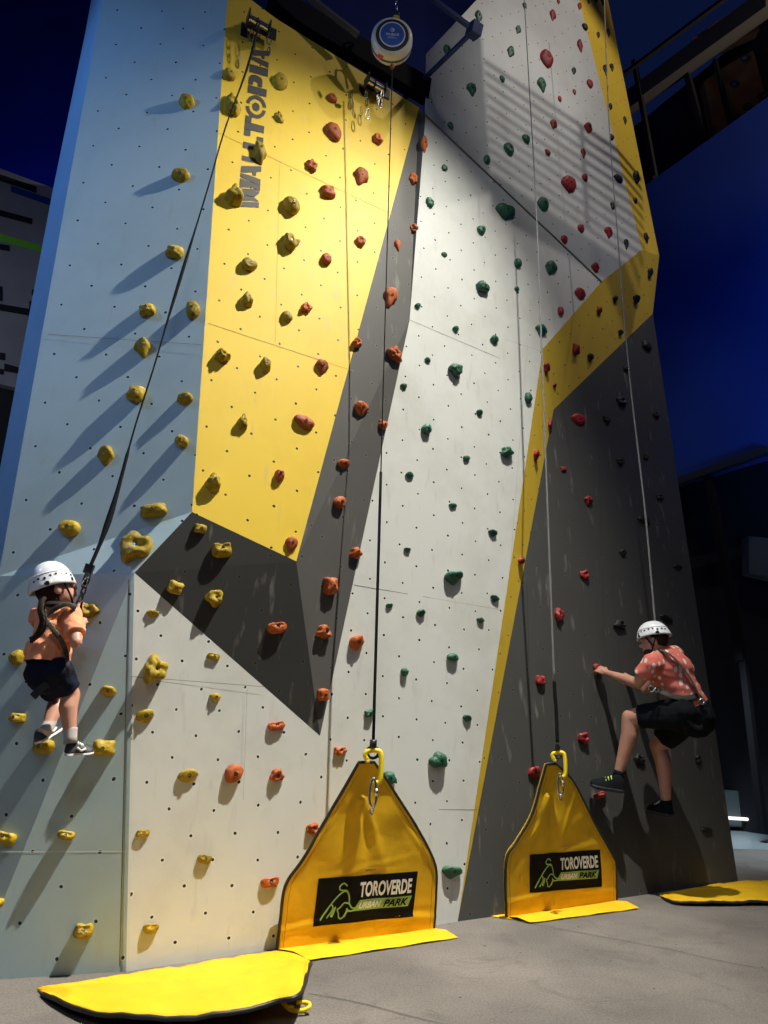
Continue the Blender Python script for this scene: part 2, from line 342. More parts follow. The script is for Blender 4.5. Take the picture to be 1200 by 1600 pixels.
# letters drawn in a strip frame: s = along the word (0 bottom .. 1 top), t = across (0 = cap tops at left, 1 = baseline at right)
A0, A1, B0, B1 = (373, 321), (407, 326), (396, 72), (421, 80)
def strip(s, t, off=.003):
    # straight borders read off the photograph: left 372@318 -> 383@150 -> 393@73 ; right 404@324 -> 417@150 -> 421@78
    Lx = 372+(393-372)*s; Ly = 318+(72-318)*s; Rx = 404+(421-404)*s; Ry = 325+(80-325)*s
    return lw(Lx+(Rx-Lx)*t, Ly+(Ry-Ly)*t, off)
def glyph(s0, s1, polys):
    for p in polys:
        vs = [strip(s0+(s1-s0)*x, 1-y) for x, y in p]; mbL.add(vs, [tuple(range(len(vs)))])
g = {'W': [[(0, 1), (.17, 1), (.26, .35), (.30, 0), (.12, 0)], [(.2, 1), (.42, 1), (.42, .25), (.33, 0), (.30, .35)], [(.44, 1), (.62, 1), (.72, .3), (.62, 0), (.44, .25)], [(.66, 1), (.98, 1), (.86, 0), (.66, 0), (.76, .35)]],
     'A': [[(.0, 0), (.32, 0), (.42, .62), (.42, 1), (.24, 1)], [(.45, 1), (.78, 1), (1, 0), (.72, 0), (.66, .24), (.45, .24), (.45, .42), (.60, .42), (.5, .75)]],
     'L': [[(0, 0), (.42, 0), (.42, 1), (0, 1)], [(.46, 0), (1, 0), (1, .34), (.46, .34)]],
     'T': [[(0, .68), (.30, .68), (.30, 1), (0, 1)], [(.32, 0), (.68, 0), (.68, 1), (.32, 1)], [(.70, .68), (1, .68), (1, 1), (.70, 1)]],
     'P': [[(0, 0), (.40, 0), (.40, 1), (0, 1)], [(.44, 1), (.78, 1), (.95, .9), (1, .72), (1, .52), (.93, .34), (.78, .26), (.44, .26), (.44, .5), (.6, .5), (.66, .58), (.66, .68), (.6, .76), (.44, .76)]],
     'I': [[(0, 0), (1, 0), (1, 1), (0, 1)]]}
cuts = [('W', -.02, .165), ('A', .14, .265), ('L', .275, .345), ('L', .355, .445), ('T', .435, .56), ('P', .705, .825), ('I', .835, .885), ('A', .89, 1.0)]
for ch, a, b in cuts: glyph(a, b, g[ch])
def ringarc(cx, cy, r0, r1, a0, a1, sx, n=14):
    for i in range(n):
        q0 = a0+(a1-a0)*i/n; q1 = a0+(a1-a0)*(i+1)/n
        mbL.add([strip(cx+sx*r*cos(q), cy+r*sin(q)) for r, q in ((r0, q0), (r1, q0), (r1, q1), (r0, q1))], [(0, 1, 2, 3)])
cx, cy, sx = .628, .5, .135
ringarc(cx, cy, .36, .54, radians(-80), radians(82), sx); ringarc(cx, cy, .36, .54, radians(100), radians(262), sx); ringarc(cx, cy, .0001, .2, 0, 2*pi, sx)
lg = mbL.build('lettering', mat('dark_grey_paint', (.05, .047, .045), .6), tower); lg['label'] = 'dark stencil lettering reading WALLTOPIA upwards'

# ------------------------------------------------------------------ climbing holds
def rim(kind, th, rnd):
    c, s = cos(th), sin(th)
    if kind == 'round': return 1+.07*sin(2*th+rnd)+.05*sin(3*th+rnd*2)
    if kind == 'drop': return (1 - .30*max(0, -s)**.5*abs(c)*1.6)*(1+.05*sin(3*th+rnd))
    if kind == 'jug': return (1/max(abs(c), abs(s)*1.0))**.35*(1-.38*max(0, s)**4)*(1+.03*sin(4*th+rnd))
    if kind == 'box': return min(1/max(abs(c), .001), 1/max(abs(s), .001), 1.24)*.92*(1+.05*sin(5*th+rnd))
    if kind == 'heart': return (1-.32*max(0, sin(th))**6)*(1-.25*max(0, -s)**1*abs(c)*1.8)*(1+.10*c*s)
    if kind == 'wedge': return (.92/max(abs(c)*.85+abs(s)*.35, abs(s)))**.5 if s > 0 else (1-.28*abs(c)**.5*abs(s))
    return 1+.12*sin(3*th+rnd)+.09*sin(5*th+rnd*3)
def hold_mesh(kind, w, h, dep, seed, tilt=0.0):
    K, n = 11, 30; rs = random.Random(seed); rnd = rs.uniform(0, 6); off = V((rs.uniform(-50, 50), rs.uniform(-50, 50), rs.uniform(-50, 50)))
    amp = {'round': .10, 'drop': .10, 'jug': .12, 'box': .14, 'heart': .08, 'wedge': .09, 'lump': .32, 'knob': .14, 'ridge': .08}.get(kind, .12)
    ct, st = cos(tilt), sin(tilt); vs = []; fs = []
    for k in range(K+1):
        u = k/K; prof = [1, 1.03, 1.02, .98, .93, .85, .75, .62, .47, .30, .15, 0][k]; z = dep*[0, .18, .36, .52, .66, .78, .87, .93, .97, .99, 1, 1][k]
        for j in range(n if k < K else 1):
            th = 2*pi*j/n; r = rim(kind, th, rnd)*prof; x = cos(th)*r*w/2; y = sin(th)*r*h/2
            if kind == 'knob':
                q = .62+.38*(1-abs(u-.0)) if u < .25 else .78+.22*sin(u*pi); x *= q; y = y*q + (z/dep)**2*h*.18
            zz = z
            if kind == 'jug': zz += dep*.42*max(0, y/h)*(1 if u > .3 else .4) - (dep*.40*math.exp(-((x/(w*.28))**2+((y-h*.16)/(h*.16))**2)) if u > .3 else 0); y += .14*h*(zz/dep)
            if kind in ('drop', 'wedge', 'heart'): zz *= .78+.55*max(-.4, y/h); y += .10*h*(z/dep)
            if kind == 'lump' and u > .2: zz -= dep*.45*math.exp(-(((x-w*.05)/(w*.14))**2+((y-h*.05)/(h*.13))**2))
            if kind == 'ridge' and u > .2: zz += dep*.07*sin((x/w)*40+sin(y/h*5)*1.2)
            p = V((x, y, zz)); nz = noise.fractal(V((x/w, y/h, zz/dep*.6))*2.1+off, 1.0, 2.0, 3)
            sc_ = amp*nz*(.4+.6*min(1, u*2)); p = V((x*(1+sc_), y*(1+sc_), max(zz*(1+sc_*1.3), .0 if k else 0)))
            if k == 0: p.z = -.002
            vs.append(V((p.x*ct-p.y*st, p.x*st+p.y*ct, p.z)))
    for k in range(K-1):
        for j in range(n): fs.append((k*n+j, k*n+(j+1) % n, (k+1)*n+(j+1) % n, (k+1)*n+j))
    for j in range(n): fs.append(((K-1)*n+j, (K-1)*n+(j+1) % n, K*n))
    return vs, fs
HOLDS = []
def H(c, rows, kind='hold'):
    for r in rows: HOLDS.append((c,)+tuple(r))
# colour, (u, v, w, h, shape, depth scale)
H('y', [(292,163,26,20,'wedge',.9),(283,278,30,20,'wedge',1),(274,396,28,20,'box',.9),(231,486,26,19,'box',.9),(302,486,24,28,'round',.9),(224,547,26,32,'drop',1.2),(214,617,28,26,'box',1.2),(290,626,26,20,'wedge',.9),(285,691,22,20,'round',.9),(166,715,26,36,'drop',.9),(241,799,44,25,'box',.8),(110,826,32,30,'round',.8),(213,857,48,48,'lump',.8),(141,954,28,26,'lump',.9),(29,1028,20,26,'round',.9),(169,1081,26,20,'wedge',.9),(30,1122,22,18,'box',.8),(70,1166,32,26,'box',1),(162,1168,38,28,'box',.9),(10,1309,34,24,'jug',.9),(104,1304,28,18,'jug',.9),(131,1453,32,28,'jug',.9),(1,1409,12,12,'round',.9)])
H('y', [(358,119,20,15,'round',1),(362,168,26,28,'lump',1.2),(436,132,26,22,'wedge',1),(436,185,14,14,'lump',1),(405,242,20,28,'knob',1.3),(364,311,28,26,'knob',1.4),(454,324,28,24,'round',1.2),(452,381,26,22,'lump',1.1),(388,415,26,20,'round',1),(385,471,18,22,'knob',1.4),(448,496,18,16,'round',1),(346,557,22,20,'lump',1.3),(414,573,18,22,'knob',1.4),(378,662,16,24,'knob',1.5),(332,757,24,30,'knob',1.4)])
H('o', [(518,155,16,13,'round',1),(520,208,25,25,'round',.9),(589,219,16,15,'lump',1),(486,260,18,15,'lump',1),(563,279,25,25,'drop',.9),(512,302,25,17,'box',.9),(562,378,15,15,'lump',1),(509,406,18,17,'round',1),(477,482,17,15,'lump',1),(556,537,14,15,'lump',1.2),(502,575,22,24,'drop',1),(475,660,34,22,'round',.8),(436,745,15,20,'knob',1.3),(454,852,20,30,'drop',1)])
H('o', [(662,228,13,25,'drop',1),(644,281,12,15,'lump',1),(647,358,14,13,'lump',1),(621,385,11,18,'drop',1),(608,467,22,34,'drop',1),(615,554,24,22,'lump',1),(563,641,25,24,'drop',1),(597,664,15,15,'box',1),(536,726,20,17,'wedge',1),(529,785,20,20,'round',1),(554,865,17,20,'knob',1),(514,916,22,32,'box',1),(504,988,21,24,'lump',1),(503,1085,18,22,'box',1)])
H('y', [(313,826,21,17,'box',1),(346,860,34,28,'jug',.9),(273,918,26,24,'box',1),(335,934,27,30,'lump',.9)])
H('o', [(432,981,32,22,'jug',.9)])
H('y', [(238,960,21,14,'wedge',1.2),(240,1046,36,44,'lump',1.3),(333,1026,22,13,'jug',1),(336,1089,17,15,'round',1),(226,1120,30,25,'wedge',1),(293,1213,33,24,'wedge',1),(223,1302,23,14,'jug',1),(319,1342,23,17,'jug',1),(235,1450,25,18,'jug',1)])
H('o', [(431,1134,28,17,'jug',1),(364,1208,29,32,'round',.8),(431,1211,21,22,'lump',.9),(421,1378,31,18,'jug',1),(530,1173,20,15,'lump',1),(488,1294,20,20,'lump',1),(556,1006,24,28,'wedge',1)])
H('g', [(747,28,13,17,'drop',.8),(698,81,14,15,'wedge',.8),(809,48,10,12,'drop',.8),(819,10,8,9,'drop',.8),(797,83,13,16,'drop',.8),(736,142,18,17,'drop',.8),(784,124,9,9,'round',.8),(846,135,17,20,'drop',.8),(703,197,10,11,'round',.8),(760,250,11,15,'round',.8),(821,218,13,13,'round',.8),(794,234,17,17,'round',.8),(694,263,10,10,'round',.8),(671,317,14,14,'round',.8),(788,333,35,25,'heart',.8),(751,360,15,13,'round',.8),(847,322,20,20,'wedge',.8),(694,399,11,8,'wedge',.8),(808,412,13,13,'round',.8),(859,421,19,21,'drop',.8),(807,454,8,11,'drop',.8),(752,450,22,16,'ridge',1),(652,480,10,10,'drop',1),(711,516,10,11,'drop',1),(771,533,14,15,'drop',.9),(844,518,18,17,'drop',.9),(667,564,10,9,'drop',1),(710,579,21,20,'ridge',1),(630,605,11,10,'drop',1),(748,646,10,12,'drop',1),(824,622,12,16,'round',.9),(665,671,17,16,'round',1),(790,707,18,17,'ridge',1),(728,716,11,9,'round',1),(639,744,14,12,'drop',1),(707,791,13,10,'drop',1),(769,834,14,13,'drop',1),(636,860,11,9,'drop',1.2),(707,903,30,26,'heart',1.1),(772,936,14,12,'drop',1),(608,947,12,9,'wedge',1.2),(657,959,15,14,'drop',1),(750,970,12,10,'drop',1.2),(706,1027,17,15,'round',1),(631,1050,11,15,'round',1.1),(576,1115,15,13,'box',1),(729,1123,14,13,'wedge',1),(683,1188,27,27,'ridge',.9),(606,1216,22,22,'ridge',.9),(704,1362,32,24,'heart',1.1)])
H('r', [(863,26,12,15,'drop',.8),(872,3,6,6,'round',.8),(905,11,8,11,'drop',.8),(853,96,24,22,'wedge',.8),(906,74,11,17,'drop',.8),(921,133,12,12,'wedge',.8),(897,144,6,8,'round',.8),(874,155,7,8,'round',.8),(864,196,13,13,'drop',.8),(918,202,15,15,'drop',.8),(855,239,9,9,'box',.8),(911,241,9,15,'drop',.8),(913,278,10,11,'round',.8),(887,291,26,22,'wedge',.8),(907,359,12,13,'wedge',.8),(950,365,14,17,'drop',.8),(881,376,12,13,'wedge',.8),(929,420,14,15,'drop',.8),(905,461,18,17,'wedge',.8),(875,487,10,14,'round',.8)])
H('k', [(896,112,8,11,'drop',.8),(913,43,10,9,'round',.8),(957,323,10,13,'drop',.8),(953,168,8,10,'drop',.8),(955,215,8,9,'round',.8),(965,281,17,11,'wedge',.8),(978,383,8,18,'drop',.8),
    (919,3,6,9,'drop',.8),(930,1,8,8,'drop',.8),(941,5,7,11,'drop',.8),(934,56,7,11,'drop',.8),(950,53,8,12,'drop',.8),(945,111,9,15,'drop',.8),(955,107,9,11,'drop',.8),(976,190,7,13,'drop',.8),(993,280,14,20,'drop',.8),(992,315,9,9,'wedge',.8),(1009,374,10,17,'drop',.8),
    (921,560,12,15,'drop',.9),(960,469,10,12,'drop',.9),(968,521,9,12,'drop',.9),(992,470,13,18,'drop',.9),(1014,428,11,17,'drop',.9)])
H('r', [(898,546,13,19,'box',.9),(935,487,11,13,'drop',.9),(852,576,15,17,'drop',.9),(866,603,7,8,'wedge',.9),(858,662,8,15,'box',1),(836,713,13,20,'drop',1),(813,876,15,13,'round',1)])
H('r', [(903,657,24,18,'wedge',.9),(880,733,10,8,'box',.9),(918,784,14,17,'drop',.9),(912,898,14,15,'lump',.9),(872,961,14,22,'lump',.9),(843,1063,15,17,'box',.9),(910,1153,17,19,'lump',.9),(834,1208,20,22,'wedge',.9),(932,1044,15,15,'round',1.0),(936,1242,22,12,'jug',1.2)])
H('k', [(1009,541,16,14,'box',.9),(977,577,10,10,'lump',.9),(970,628,16,15,'lump',.9),(947,656,12,10,'lump',.9),(1024,649,10,11,'lump',.9),(968,722,11,12,'lump',.9),(1008,714,9,9,'lump',.9),(1030,777,12,10,'lump',.9),(1005,814,22,13,'jug',.9),(972,865,12,14,'drop',.9),(1058,887,17,11,'wedge',.9),(967,976,20,15,'lump',.9),(1040,968,24,13,'wedge',.9),(998,1185,18,15,'lump',.9),(1090,1186,11,12,'lump',.9),(1103,1295,22,9,'box',1.0)])
HM = {'y': (M_hy, 'mustard'), 'o': (M_ho, 'orange'), 'g': (M_hg, 'dark green'), 'r': (M_hr, 'red'), 'k': (M_hk, 'black')}
SH = {'round': 'rounded', 'drop': 'teardrop', 'jug': 'scooped', 'box': 'blocky', 'heart': 'heart-shaped', 'wedge': 'wedge', 'lump': 'lumpy', 'knob': 'knobby', 'ridge': 'ridged'}
PL = {'blue': 'pale blue face', 'creamlow': 'lower left cream panel', 'wedge': 'charcoal beak', 'yellow': 'lettered yellow panel', 'flank': 'narrow grey side face', 'cream': 'broad cream panel', 'creamup': 'upper cream panel', 'band': 'diagonal yellow band', 'strip': 'long yellow edge strip', 'dark': 'right charcoal panel', 'edge': 'blue bevel'}
ORD = ['highest', 'second highest', 'third highest', 'fourth highest', 'fifth highest', 'sixth highest', 'seventh highest', 'eighth highest', 'ninth highest', 'tenth highest', 'eleventh highest', 'twelfth highest']
recs = []; seed = 0
for (c, u, v, wpx, hpx, kd, ds) in HOLDS:
    seed += 1; hh = hit(u, v)
    if hh is None: print('hold misses', c, u, v); continue
    loc, n, key = hh; up = V((0, 0, 1)); y = (up-n*up.dot(n)).normalized(); x = y.cross(n)
    dpt = axis_depth(loc); vw = (O-loc).normalized(); W = wpx*dpt/FPX/max(.75, sqrt(max(0, 1-x.dot(vw)**2)))
    Hh = hpx*dpt/FPX/max(.62, sqrt(max(0, 1-y.dot(vw)**2))); dep = .5*min(W, Hh)*ds
    if key == 'cream' and v > 400: dep *= 1.15
    if key == 'blue': dep = max(dep, .06)
    rr = random.Random(seed*13); tilt = rr.uniform(-.25, .25)
    vs, fs = hold_mesh(kd, W*.90, Hh*.86, dep*.92, seed, tilt)
    B = Matrix((x, y, n)).transposed()
    m = MB(); m.add([B@p for p in vs], fs); o = m.build('climbing_hold', HM[c][0], smooth=True); o.location = loc - n*.001
    recs.append((o, c, u, v, 'big ' if W > .13 else ('small ' if W < .066 else ''), kd, key))
    if min(wpx, hpx) >= 13:     # bolt sunk in the front of the hold
        top = B@vs[-1]; b = MB(); r = .011 if W > .1 else .008
        b.lathe([(r, -.004), (r, .0035), (r*.62, .0035), (r*.6, -.001), (0, -.0012)], top, n, 14)
        bo = b.build('bolt', M_steel if c in 'y' else M_bolt, o); bo.location = (0, 0, 0)
def side(u, v, key):
    if key == 'blue': return 'left of the strap' if u < 415-.325*v else 'right of the strap'
    if key == 'yellow': return 'left of the rope shadow' if u < 515 else 'right of the rope shadow'
    if key == 'cream': return 'near the top' if v < 500 else ('beside the near gate' if v > 1160 else ('between joint lines' if v < 930 else 'under both joint lines'))
    if key == 'creamup': return 'above the barred light' if v < 110 else ('in the barred light' if v < 300 else 'below the barred light')
    if key == 'dark': return 'above the adult' if v < 960 else 'around the adult'
    return ''
from collections import defaultdict
gr = defaultdict(list)
for r in recs: gr[(r[1], r[4], r[5], r[6], side(r[2], r[3], r[6]))].append(r)
for (c, sz, kd, key, sd), L_ in gr.items():
    L_.sort(key=lambda r: r[3])
    for i, r in enumerate(L_):
        pre = '' if len(L_) == 1 else (ORD[i] if i < len(L_)-1 or i == 0 else 'lowest')
        tag(r[0], ' '.join(f"{pre} {sz}{HM[c][1]} {SH[kd]} hold on {PL[key]} {sd}".split()), 'climbing hold', 'bolt-on climbing holds on the wall')
# chalked / loose bolts: small white spots
# ------------------------------------------------------------------ floor
def floor_mat():
    m, nt, b = nodes('grey_carpet'); L = nt.links.new; N = nt.nodes.new; tc = N('ShaderNodeTexCoord')
    n1 = N('ShaderNodeTexNoise'); n1.inputs['Scale'].default_value = 85; n1.inputs['Detail'].default_value = 8; n1.inputs['Roughness'].default_value = .8; L(tc.outputs['Object'], n1.inputs[0])
    n2 = N('ShaderNodeTexNoise'); n2.inputs['Scale'].default_value = 1.3; n2.inputs['Detail'].default_value = 6; L(tc.outputs['Object'], n2.inputs[0])
    v = N('ShaderNodeTexVoronoi'); v.inputs['Scale'].default_value = 5; L(tc.outputs['Object'], v.inputs[0])
    r = N('ShaderNodeValToRGB'); r.color_ramp.elements[0].position = .3; r.color_ramp.elements[1].position = .72
    r.color_ramp.elements[0].color = (.095, .088, .082, 1); r.color_ramp.elements[1].color = (.26, .235, .212, 1); L(n1.outputs['Fac'], r.inputs[0])
    r2 = N('ShaderNodeValToRGB'); r2.color_ramp.elements[0].position = .35; r2.color_ramp.elements[1].position = .65; r2.color_ramp.elements[0].color = (.72, .72, .72, 1); r2.color_ramp.elements[1].color = (1.1, 1.08, 1.05, 1); L(n2.outputs['Fac'], r2.inputs[0])
    mx = N('ShaderNodeMix'); mx.data_type = 'RGBA'; mx.blend_type = 'MULTIPLY'; mx.inputs[0].default_value = 1; L(r.outputs[0], mx.inputs[6]); L(r2.outputs[0], mx.inputs[7])
    r3 = N('ShaderNodeMath'); r3.operation = 'LESS_THAN'; r3.inputs[1].default_value = .045; L(v.outputs['Distance'], r3.inputs[0])
    m3 = N('ShaderNodeMix'); m3.data_type = 'RGBA'; L(r3.outputs[0], m3.inputs[0]); L(mx.outputs[2], m3.inputs[6]); m3.inputs[7].default_value = (.05, .045, .04, 1)
    n4 = N('ShaderNodeTexNoise'); n4.inputs['Scale'].default_value = 3.2; n4.inputs['Detail'].default_value = 9; n4.inputs['Roughness'].default_value = .7; n4.inputs['Distortion'].default_value = 1.2; L(tc.outputs['Object'], n4.inputs[0])
    r4 = N('ShaderNodeValToRGB'); r4.color_ramp.elements[0].position = .54; r4.color_ramp.elements[1].position = .70; r4.color_ramp.elements[0].color = (0, 0, 0, 1); r4.color_ramp.elements[1].color = (.42, .42, .42, 1); L(n4.outputs['Fac'], r4.inputs[0])
    m5 = N('ShaderNodeMix'); m5.data_type = 'RGBA'; L(r4.outputs[0], m5.inputs[0]); L(m3.outputs[2], m5.inputs[6]); m5.inputs[7].default_value = (.07, .062, .055, 1)
    L(m5.outputs[2], b.inputs['Base Color']); b.inputs['Roughness'].default_value = .95; b.inputs['Specular IOR Level'].default_value = .15
    bp = N('ShaderNodeBump'); bp.inputs['Strength'].default_value = .7; bp.inputs['Distance'].default_value = .006; L(n1.outputs['Fac'], bp.inputs['Height']); L(bp.outputs[0], b.inputs['Normal'])
    return m
M_floor = floor_mat()
mb = MB(); mb.add([(-14, -6, 0), (14, -6, 0), (14, 8.6, 0), (-14, 8.6, 0)], [(0, 1, 2, 3)])
tag(mb.build('floor', M_floor, recalc=False), kind='structure')
mb = MB(); mb.add([(-14, 8.6, 0), (14, 8.6, 0), (22, 30, 0), (-22, 30, 0)], [(0, 1, 2, 3)])
tag(mb.build('hall_floor', mat('pale_hall_floor', (.30, .36, .38), .3, var=.25, scale=1.2), recalc=False), kind='structure')
def seamline(pts, wd=.004):
    mb = MB(); P = [G(u, v, .004) for u, v in pts]; P = smoothcurve(P, 6)
    for a, b in zip(P, P[1:]):
        t = (b-a).normalized().cross(V((0, 0, 1)))*wd/2; mb.add([a-t, b-t, b+t, a+t], [(0, 1, 2, 3)])
    tag(mb.build('floor_seam', M_seamd, recalc=False), kind='structure')
seamline([(482, 1552), (560, 1566), (640, 1587), (720, 1606)]); seamline([(765, 1431), (900, 1456), (1040, 1482), (1120, 1500), (1230, 1520)])

# ------------------------------------------------------------------ gates
def text_mesh(s, bold=.0, shear=0.0):
    cu = bpy.data.curves.new('t', 'FONT'); cu.body = s; cu.offset = bold; cu.shear = shear; cu.resolution_u = 4
    ob = bpy.data.objects.new('t', cu); COL.objects.link(ob); bpy.context.view_layer.update()
    dg = bpy.context.evaluated_depsgraph_get(); me = bpy.data.meshes.new_from_object(ob.evaluated_get(dg))
    vs = [v.co.copy() for v in me.vertices]; fs = [tuple(p.vertices) for p in me.polygons]
    bpy.data.objects.remove(ob); bpy.data.curves.remove(cu); bpy.data.meshes.remove(me)
    x0 = min(v.x for v in vs); x1 = max(v.x for v in vs); y0 = min(v.y for v in vs); y1 = max(v.y for v in vs)
    return [V(((v.x-x0)/(x1-x0), (v.y-y0)/(y1-y0), 0)) for v in vs], fs
def make_gate(bl, br, apexY, outline_l, outline_r, decal, flap, label, seed):
    a = G(*bl); b = G(*br); ap = at((outline_l[-1][0]+outline_r[-1][0])/2, outline_l[-1][1], apexY)
    n = (b-a).cross(ap-a).normalized(); n = n if n.dot(O-a) > 0 else -n
    X = (b-a).normalized(); Y = n.cross(X)
    def pc(u, v): p = on(u, v, a, n)-a; return (p.dot(X), p.dot(Y))
    Lp = [(0, 0)]+[pc(*q) for q in outline_l]; Rp = [((b-a).dot(X), (b-a).dot(Y))]+[pc(*q) for q in outline_r]
    def edge(P, t):
        for i in range(len(P)-1):
            if t <= P[i+1][1] or i == len(P)-2:
                k = (t-P[i][1])/(P[i+1][1]-P[i][1]+1e-9); return P[i][0]+(P[i+1][0]-P[i][0])*min(max(k, 0), 1)
    Lp = [(p.x, p.y) for p in smoothcurve([V((x, y, 0)) for x, y in Lp], 5)]; Rp = [(p.x, p.y) for p in smoothcurve([V((x, y, 0)) for x, y in Rp], 5)]
    top = max(Lp[-1][1], Rp[-1][1]); ax = (Lp[-1][0]+Rp[-1][0])/2
    def disp(x, y):
        q = noise.fractal(V((x*2.6, y*2.2, seed*3.1)), 1, 2, 3)*.014*(.35+.65*min(1, max(0, (y-top*.38)/(top*.2))))
        for ang, am in ((.0, .018), (.25, .016), (-.33, .013), (.5, .012)):      # folds running down from the clip hole
            dy = top*.80-y
            if dy > 0: q += am*math.exp(-((x-ax-dy*ang)/(.022+.05*dy))**2)*math.exp(-dy*2.6)*(1 if ang != .25 else -1)
        for (cx_, cy_, an, am, ln) in ((.12, .52, .9, .004, .22), (.85, .50, -.8, .004, .22), (.5, .40, .15, .002, .35), (.2, .12, .1, .005, .25), (.8, .10, -.12, .006, .25), (.45, .70, 1.3, .006, .2)):
            wd = (b-a).length; px_ = x-cx_*wd; py_ = y-cy_*top; al = px_*cos(an)+py_*sin(an); pe = -px_*sin(an)+py_*cos(an)
            q += am*math.exp(-(al/(ln*top))**2)*(math.exp(-(pe/.016)**2)-.5*math.exp(-((pe-.03)/.02)**2))
        return q
    def W(x, y, off=0): return a + X*x + Y*y + n*(disp(x, y)+off)
    root = empty('rope_gate', (a+b)/2, label, 'gate', 'yellow triangular gates clipped to the ropes')
    NR, NC = 72, 50; front = []; back_ = []
    for i in range(NR+1):
        t = top*i/NR; l = edge(Lp, t); r = edge(Rp, t)
        for j in range(NC+1): s = j/NC; x = l+(r-l)*s; front.append(W(x, t, .012)); back_.append(W(x, t, -.012))
    mb = MB(); q = lambda i, j: i*(NC+1)+j; fs = [(q(i, j), q(i, j+1), q(i+1, j+1), q(i+1, j)) for i in range(NR) for j in range(NC)]
    NB = len(front); fs += [tuple(NB+k for k in f[::-1]) for f in fs]
    for i in range(NR): fs += [(q(i, 0), q(i+1, 0), NB+q(i+1, 0), NB+q(i, 0)), (q(i+1, NC), q(i, NC), NB+q(i, NC), NB+q(i+1, NC))]
    for j in range(NC): fs += [(q(0, j+1), q(0, j), NB+q(0, j), NB+q(0, j+1)), (q(NR, j), q(NR, j+1), NB+q(NR, j+1), NB+q(NR, j))]
    mb.add(front+back_, fs); mb.build('vinyl_sheet', M_vinyl, root, smooth=True)
    pb = MB(); pts = [W(edge(Lp, top*i/NR), top*i/NR, .008) for i in range(NR+1)]+[W(edge(Rp, top*i/NR), top*i/NR, .008) for i in range(NR, -1, -1)]
    pb.tube(pts, .0095, 8); pb.build('piping', M_pipe, root, smooth=True)
    sm_ = MB()
    for ins in (.035,):
        for PP, sg_ in ((Lp, 1), (Rp, -1)): sm_.tube([W(edge(PP, top*i/60)+sg_*ins, top*i/60, .0125) for i in range(1, 56)], .0016, 4)
    sm_.build('stitched_hem', mat('ochre_thread', (.45, .24, .01), .8), root)
    fb = MB(); P = [V(p) for p in flap]
    ff = [p for p in P]; fl = []
    for i in range(13):
        s = i/12; A = a.lerp(b, s)+V((0, 0, .006)); C = P[0].lerp(P[1], s)+V((0, 0, .005+.006*abs(sin(s*9+seed)))); Mi = A.lerp(C, .5)+V((0, 0, .014+.006*sin(s*7))); fl += [A, Mi, C]
    fb.add(fl, [(3*i+k, 3*i+3+k, 3*i+4+k, 3*i+1+k) for i in range(12) for k in range(2)]); fb.build('floor_flap', M_vinyl, root, smooth=True)
    # printed sign
    D = [pc(*q) for q in decal]   # tl tr br bl
    def dm(s, t):
        bot = (D[3][0]+(D[2][0]-D[3][0])*s, D[3][1]+(D[2][1]-D[3][1])*s); tp = (D[0][0]+(D[1][0]-D[0][0])*s, D[0][1]+(D[1][1]-D[0][1])*s)
        return bot[0]+(tp[0]-bot[0])*t, bot[1]+(tp[1]-bot[1])*t
    sg = MB(); vs = [W(*dm(i/24, j/12), .0145) for i in range(25) for j in range(13)]
    sg.add(vs, [(i*13+j, i*13+13+j, i*13+14+j, i*13+j+1) for i in range(24) for j in range(12)]); so = sg.build('printed_sign', M_decal, root, recalc=False)
    so['label'] = 'black sign reading TOROVERDE URBAN PARK with an outlined bull'
    lg = MB()
    def put(txt, s0, s1, t0, t1, m, bold=.02, shear=0, slant=0, off=.021):
        vs, fs = text_mesh(txt, bold, shear); lg.add([W(*dm(s0+(s1-s0)*p.x+slant*p.y, t0+(t1-t0)*p.y), off) for p in vs], fs, m)
    put('TOROVERDE', .41, .945, .535, .865, 0, .035)
    # green bar
    bar = [(.365, .245), (.93, .245), (.965, .47), (.425, .47)]
    gv = [];
    for i in range(17):
        s = i/16; lo = (bar[0][0]+(bar[1][0]-bar[0][0])*s, .245); hi = (bar[3][0]+(bar[2][0]-bar[3][0])*s, .47); gv += [W(*dm(*lo), .0158), W(*dm(*hi), .0158)]
    lg.add(gv, [(2*i, 2*i+2, 2*i+3, 2*i+1) for i in range(16)], 1)
    put('URBAN', .42, .645, .29, .43, 0, .03, .35); put('PARK', .665, .925, .28, .44, 2, .03, .35)
    def line(pts, wd=.011):
        P = smoothcurve([V((x, y, 0)) for x, y in pts], 6); P = [W(*dm(p.x, p.y), .0185) for p in P]; lg.tube(P, wd*.5*(D[1][0]-D[0][0])/.85*1.1, 6, 1, flat=n)
    line([(.285, .80), (.25, .86), (.215, .80), (.225, .72), (.285, .70), (.29, .66)])
    line([(.06, .12), (.10, .28), (.17, .50), (.24, .66), (.29, .68), (.315, .55), (.32, .42)])
    line([(.06, .12), (.10, .26), (.145, .42), (.17, .36), (.155, .26), (.12, .15)]); line([(.155, .17), (.18, .30), (.195, .36), (.18, .22), (.165, .16)])
    line([(.32, .43), (.35, .33), (.395, .31), (.40, .34), (.365, .27), (.33, .26), (.31, .30)]); line([(.32, .42), (.275, .44), (.235, .34), (.215, .31), (.23, .22), (.235, .14), (.265, .13), (.30, .24), (.305, .33)])
    line([(.285, .15), (.30, .22), (.315, .27)])
    lo = lg.build('print', [M_white, M_lime, M_decal], root, recalc=False)
    # eyelet tag above the sign
    tb = MB(); cxp, cyp = dm(.5, 1.0); 
    tb.tube([W(cxp-.035, cyp+.03, .018), W(cxp+.035, cyp+.035, .018)], .009, 6, flat=n); tb.build('handle_tab', mat('tan_tab', (.42, .22, .03), .6), root)
    # yellow clip + carabiner at apex
    return root, W, top, ax
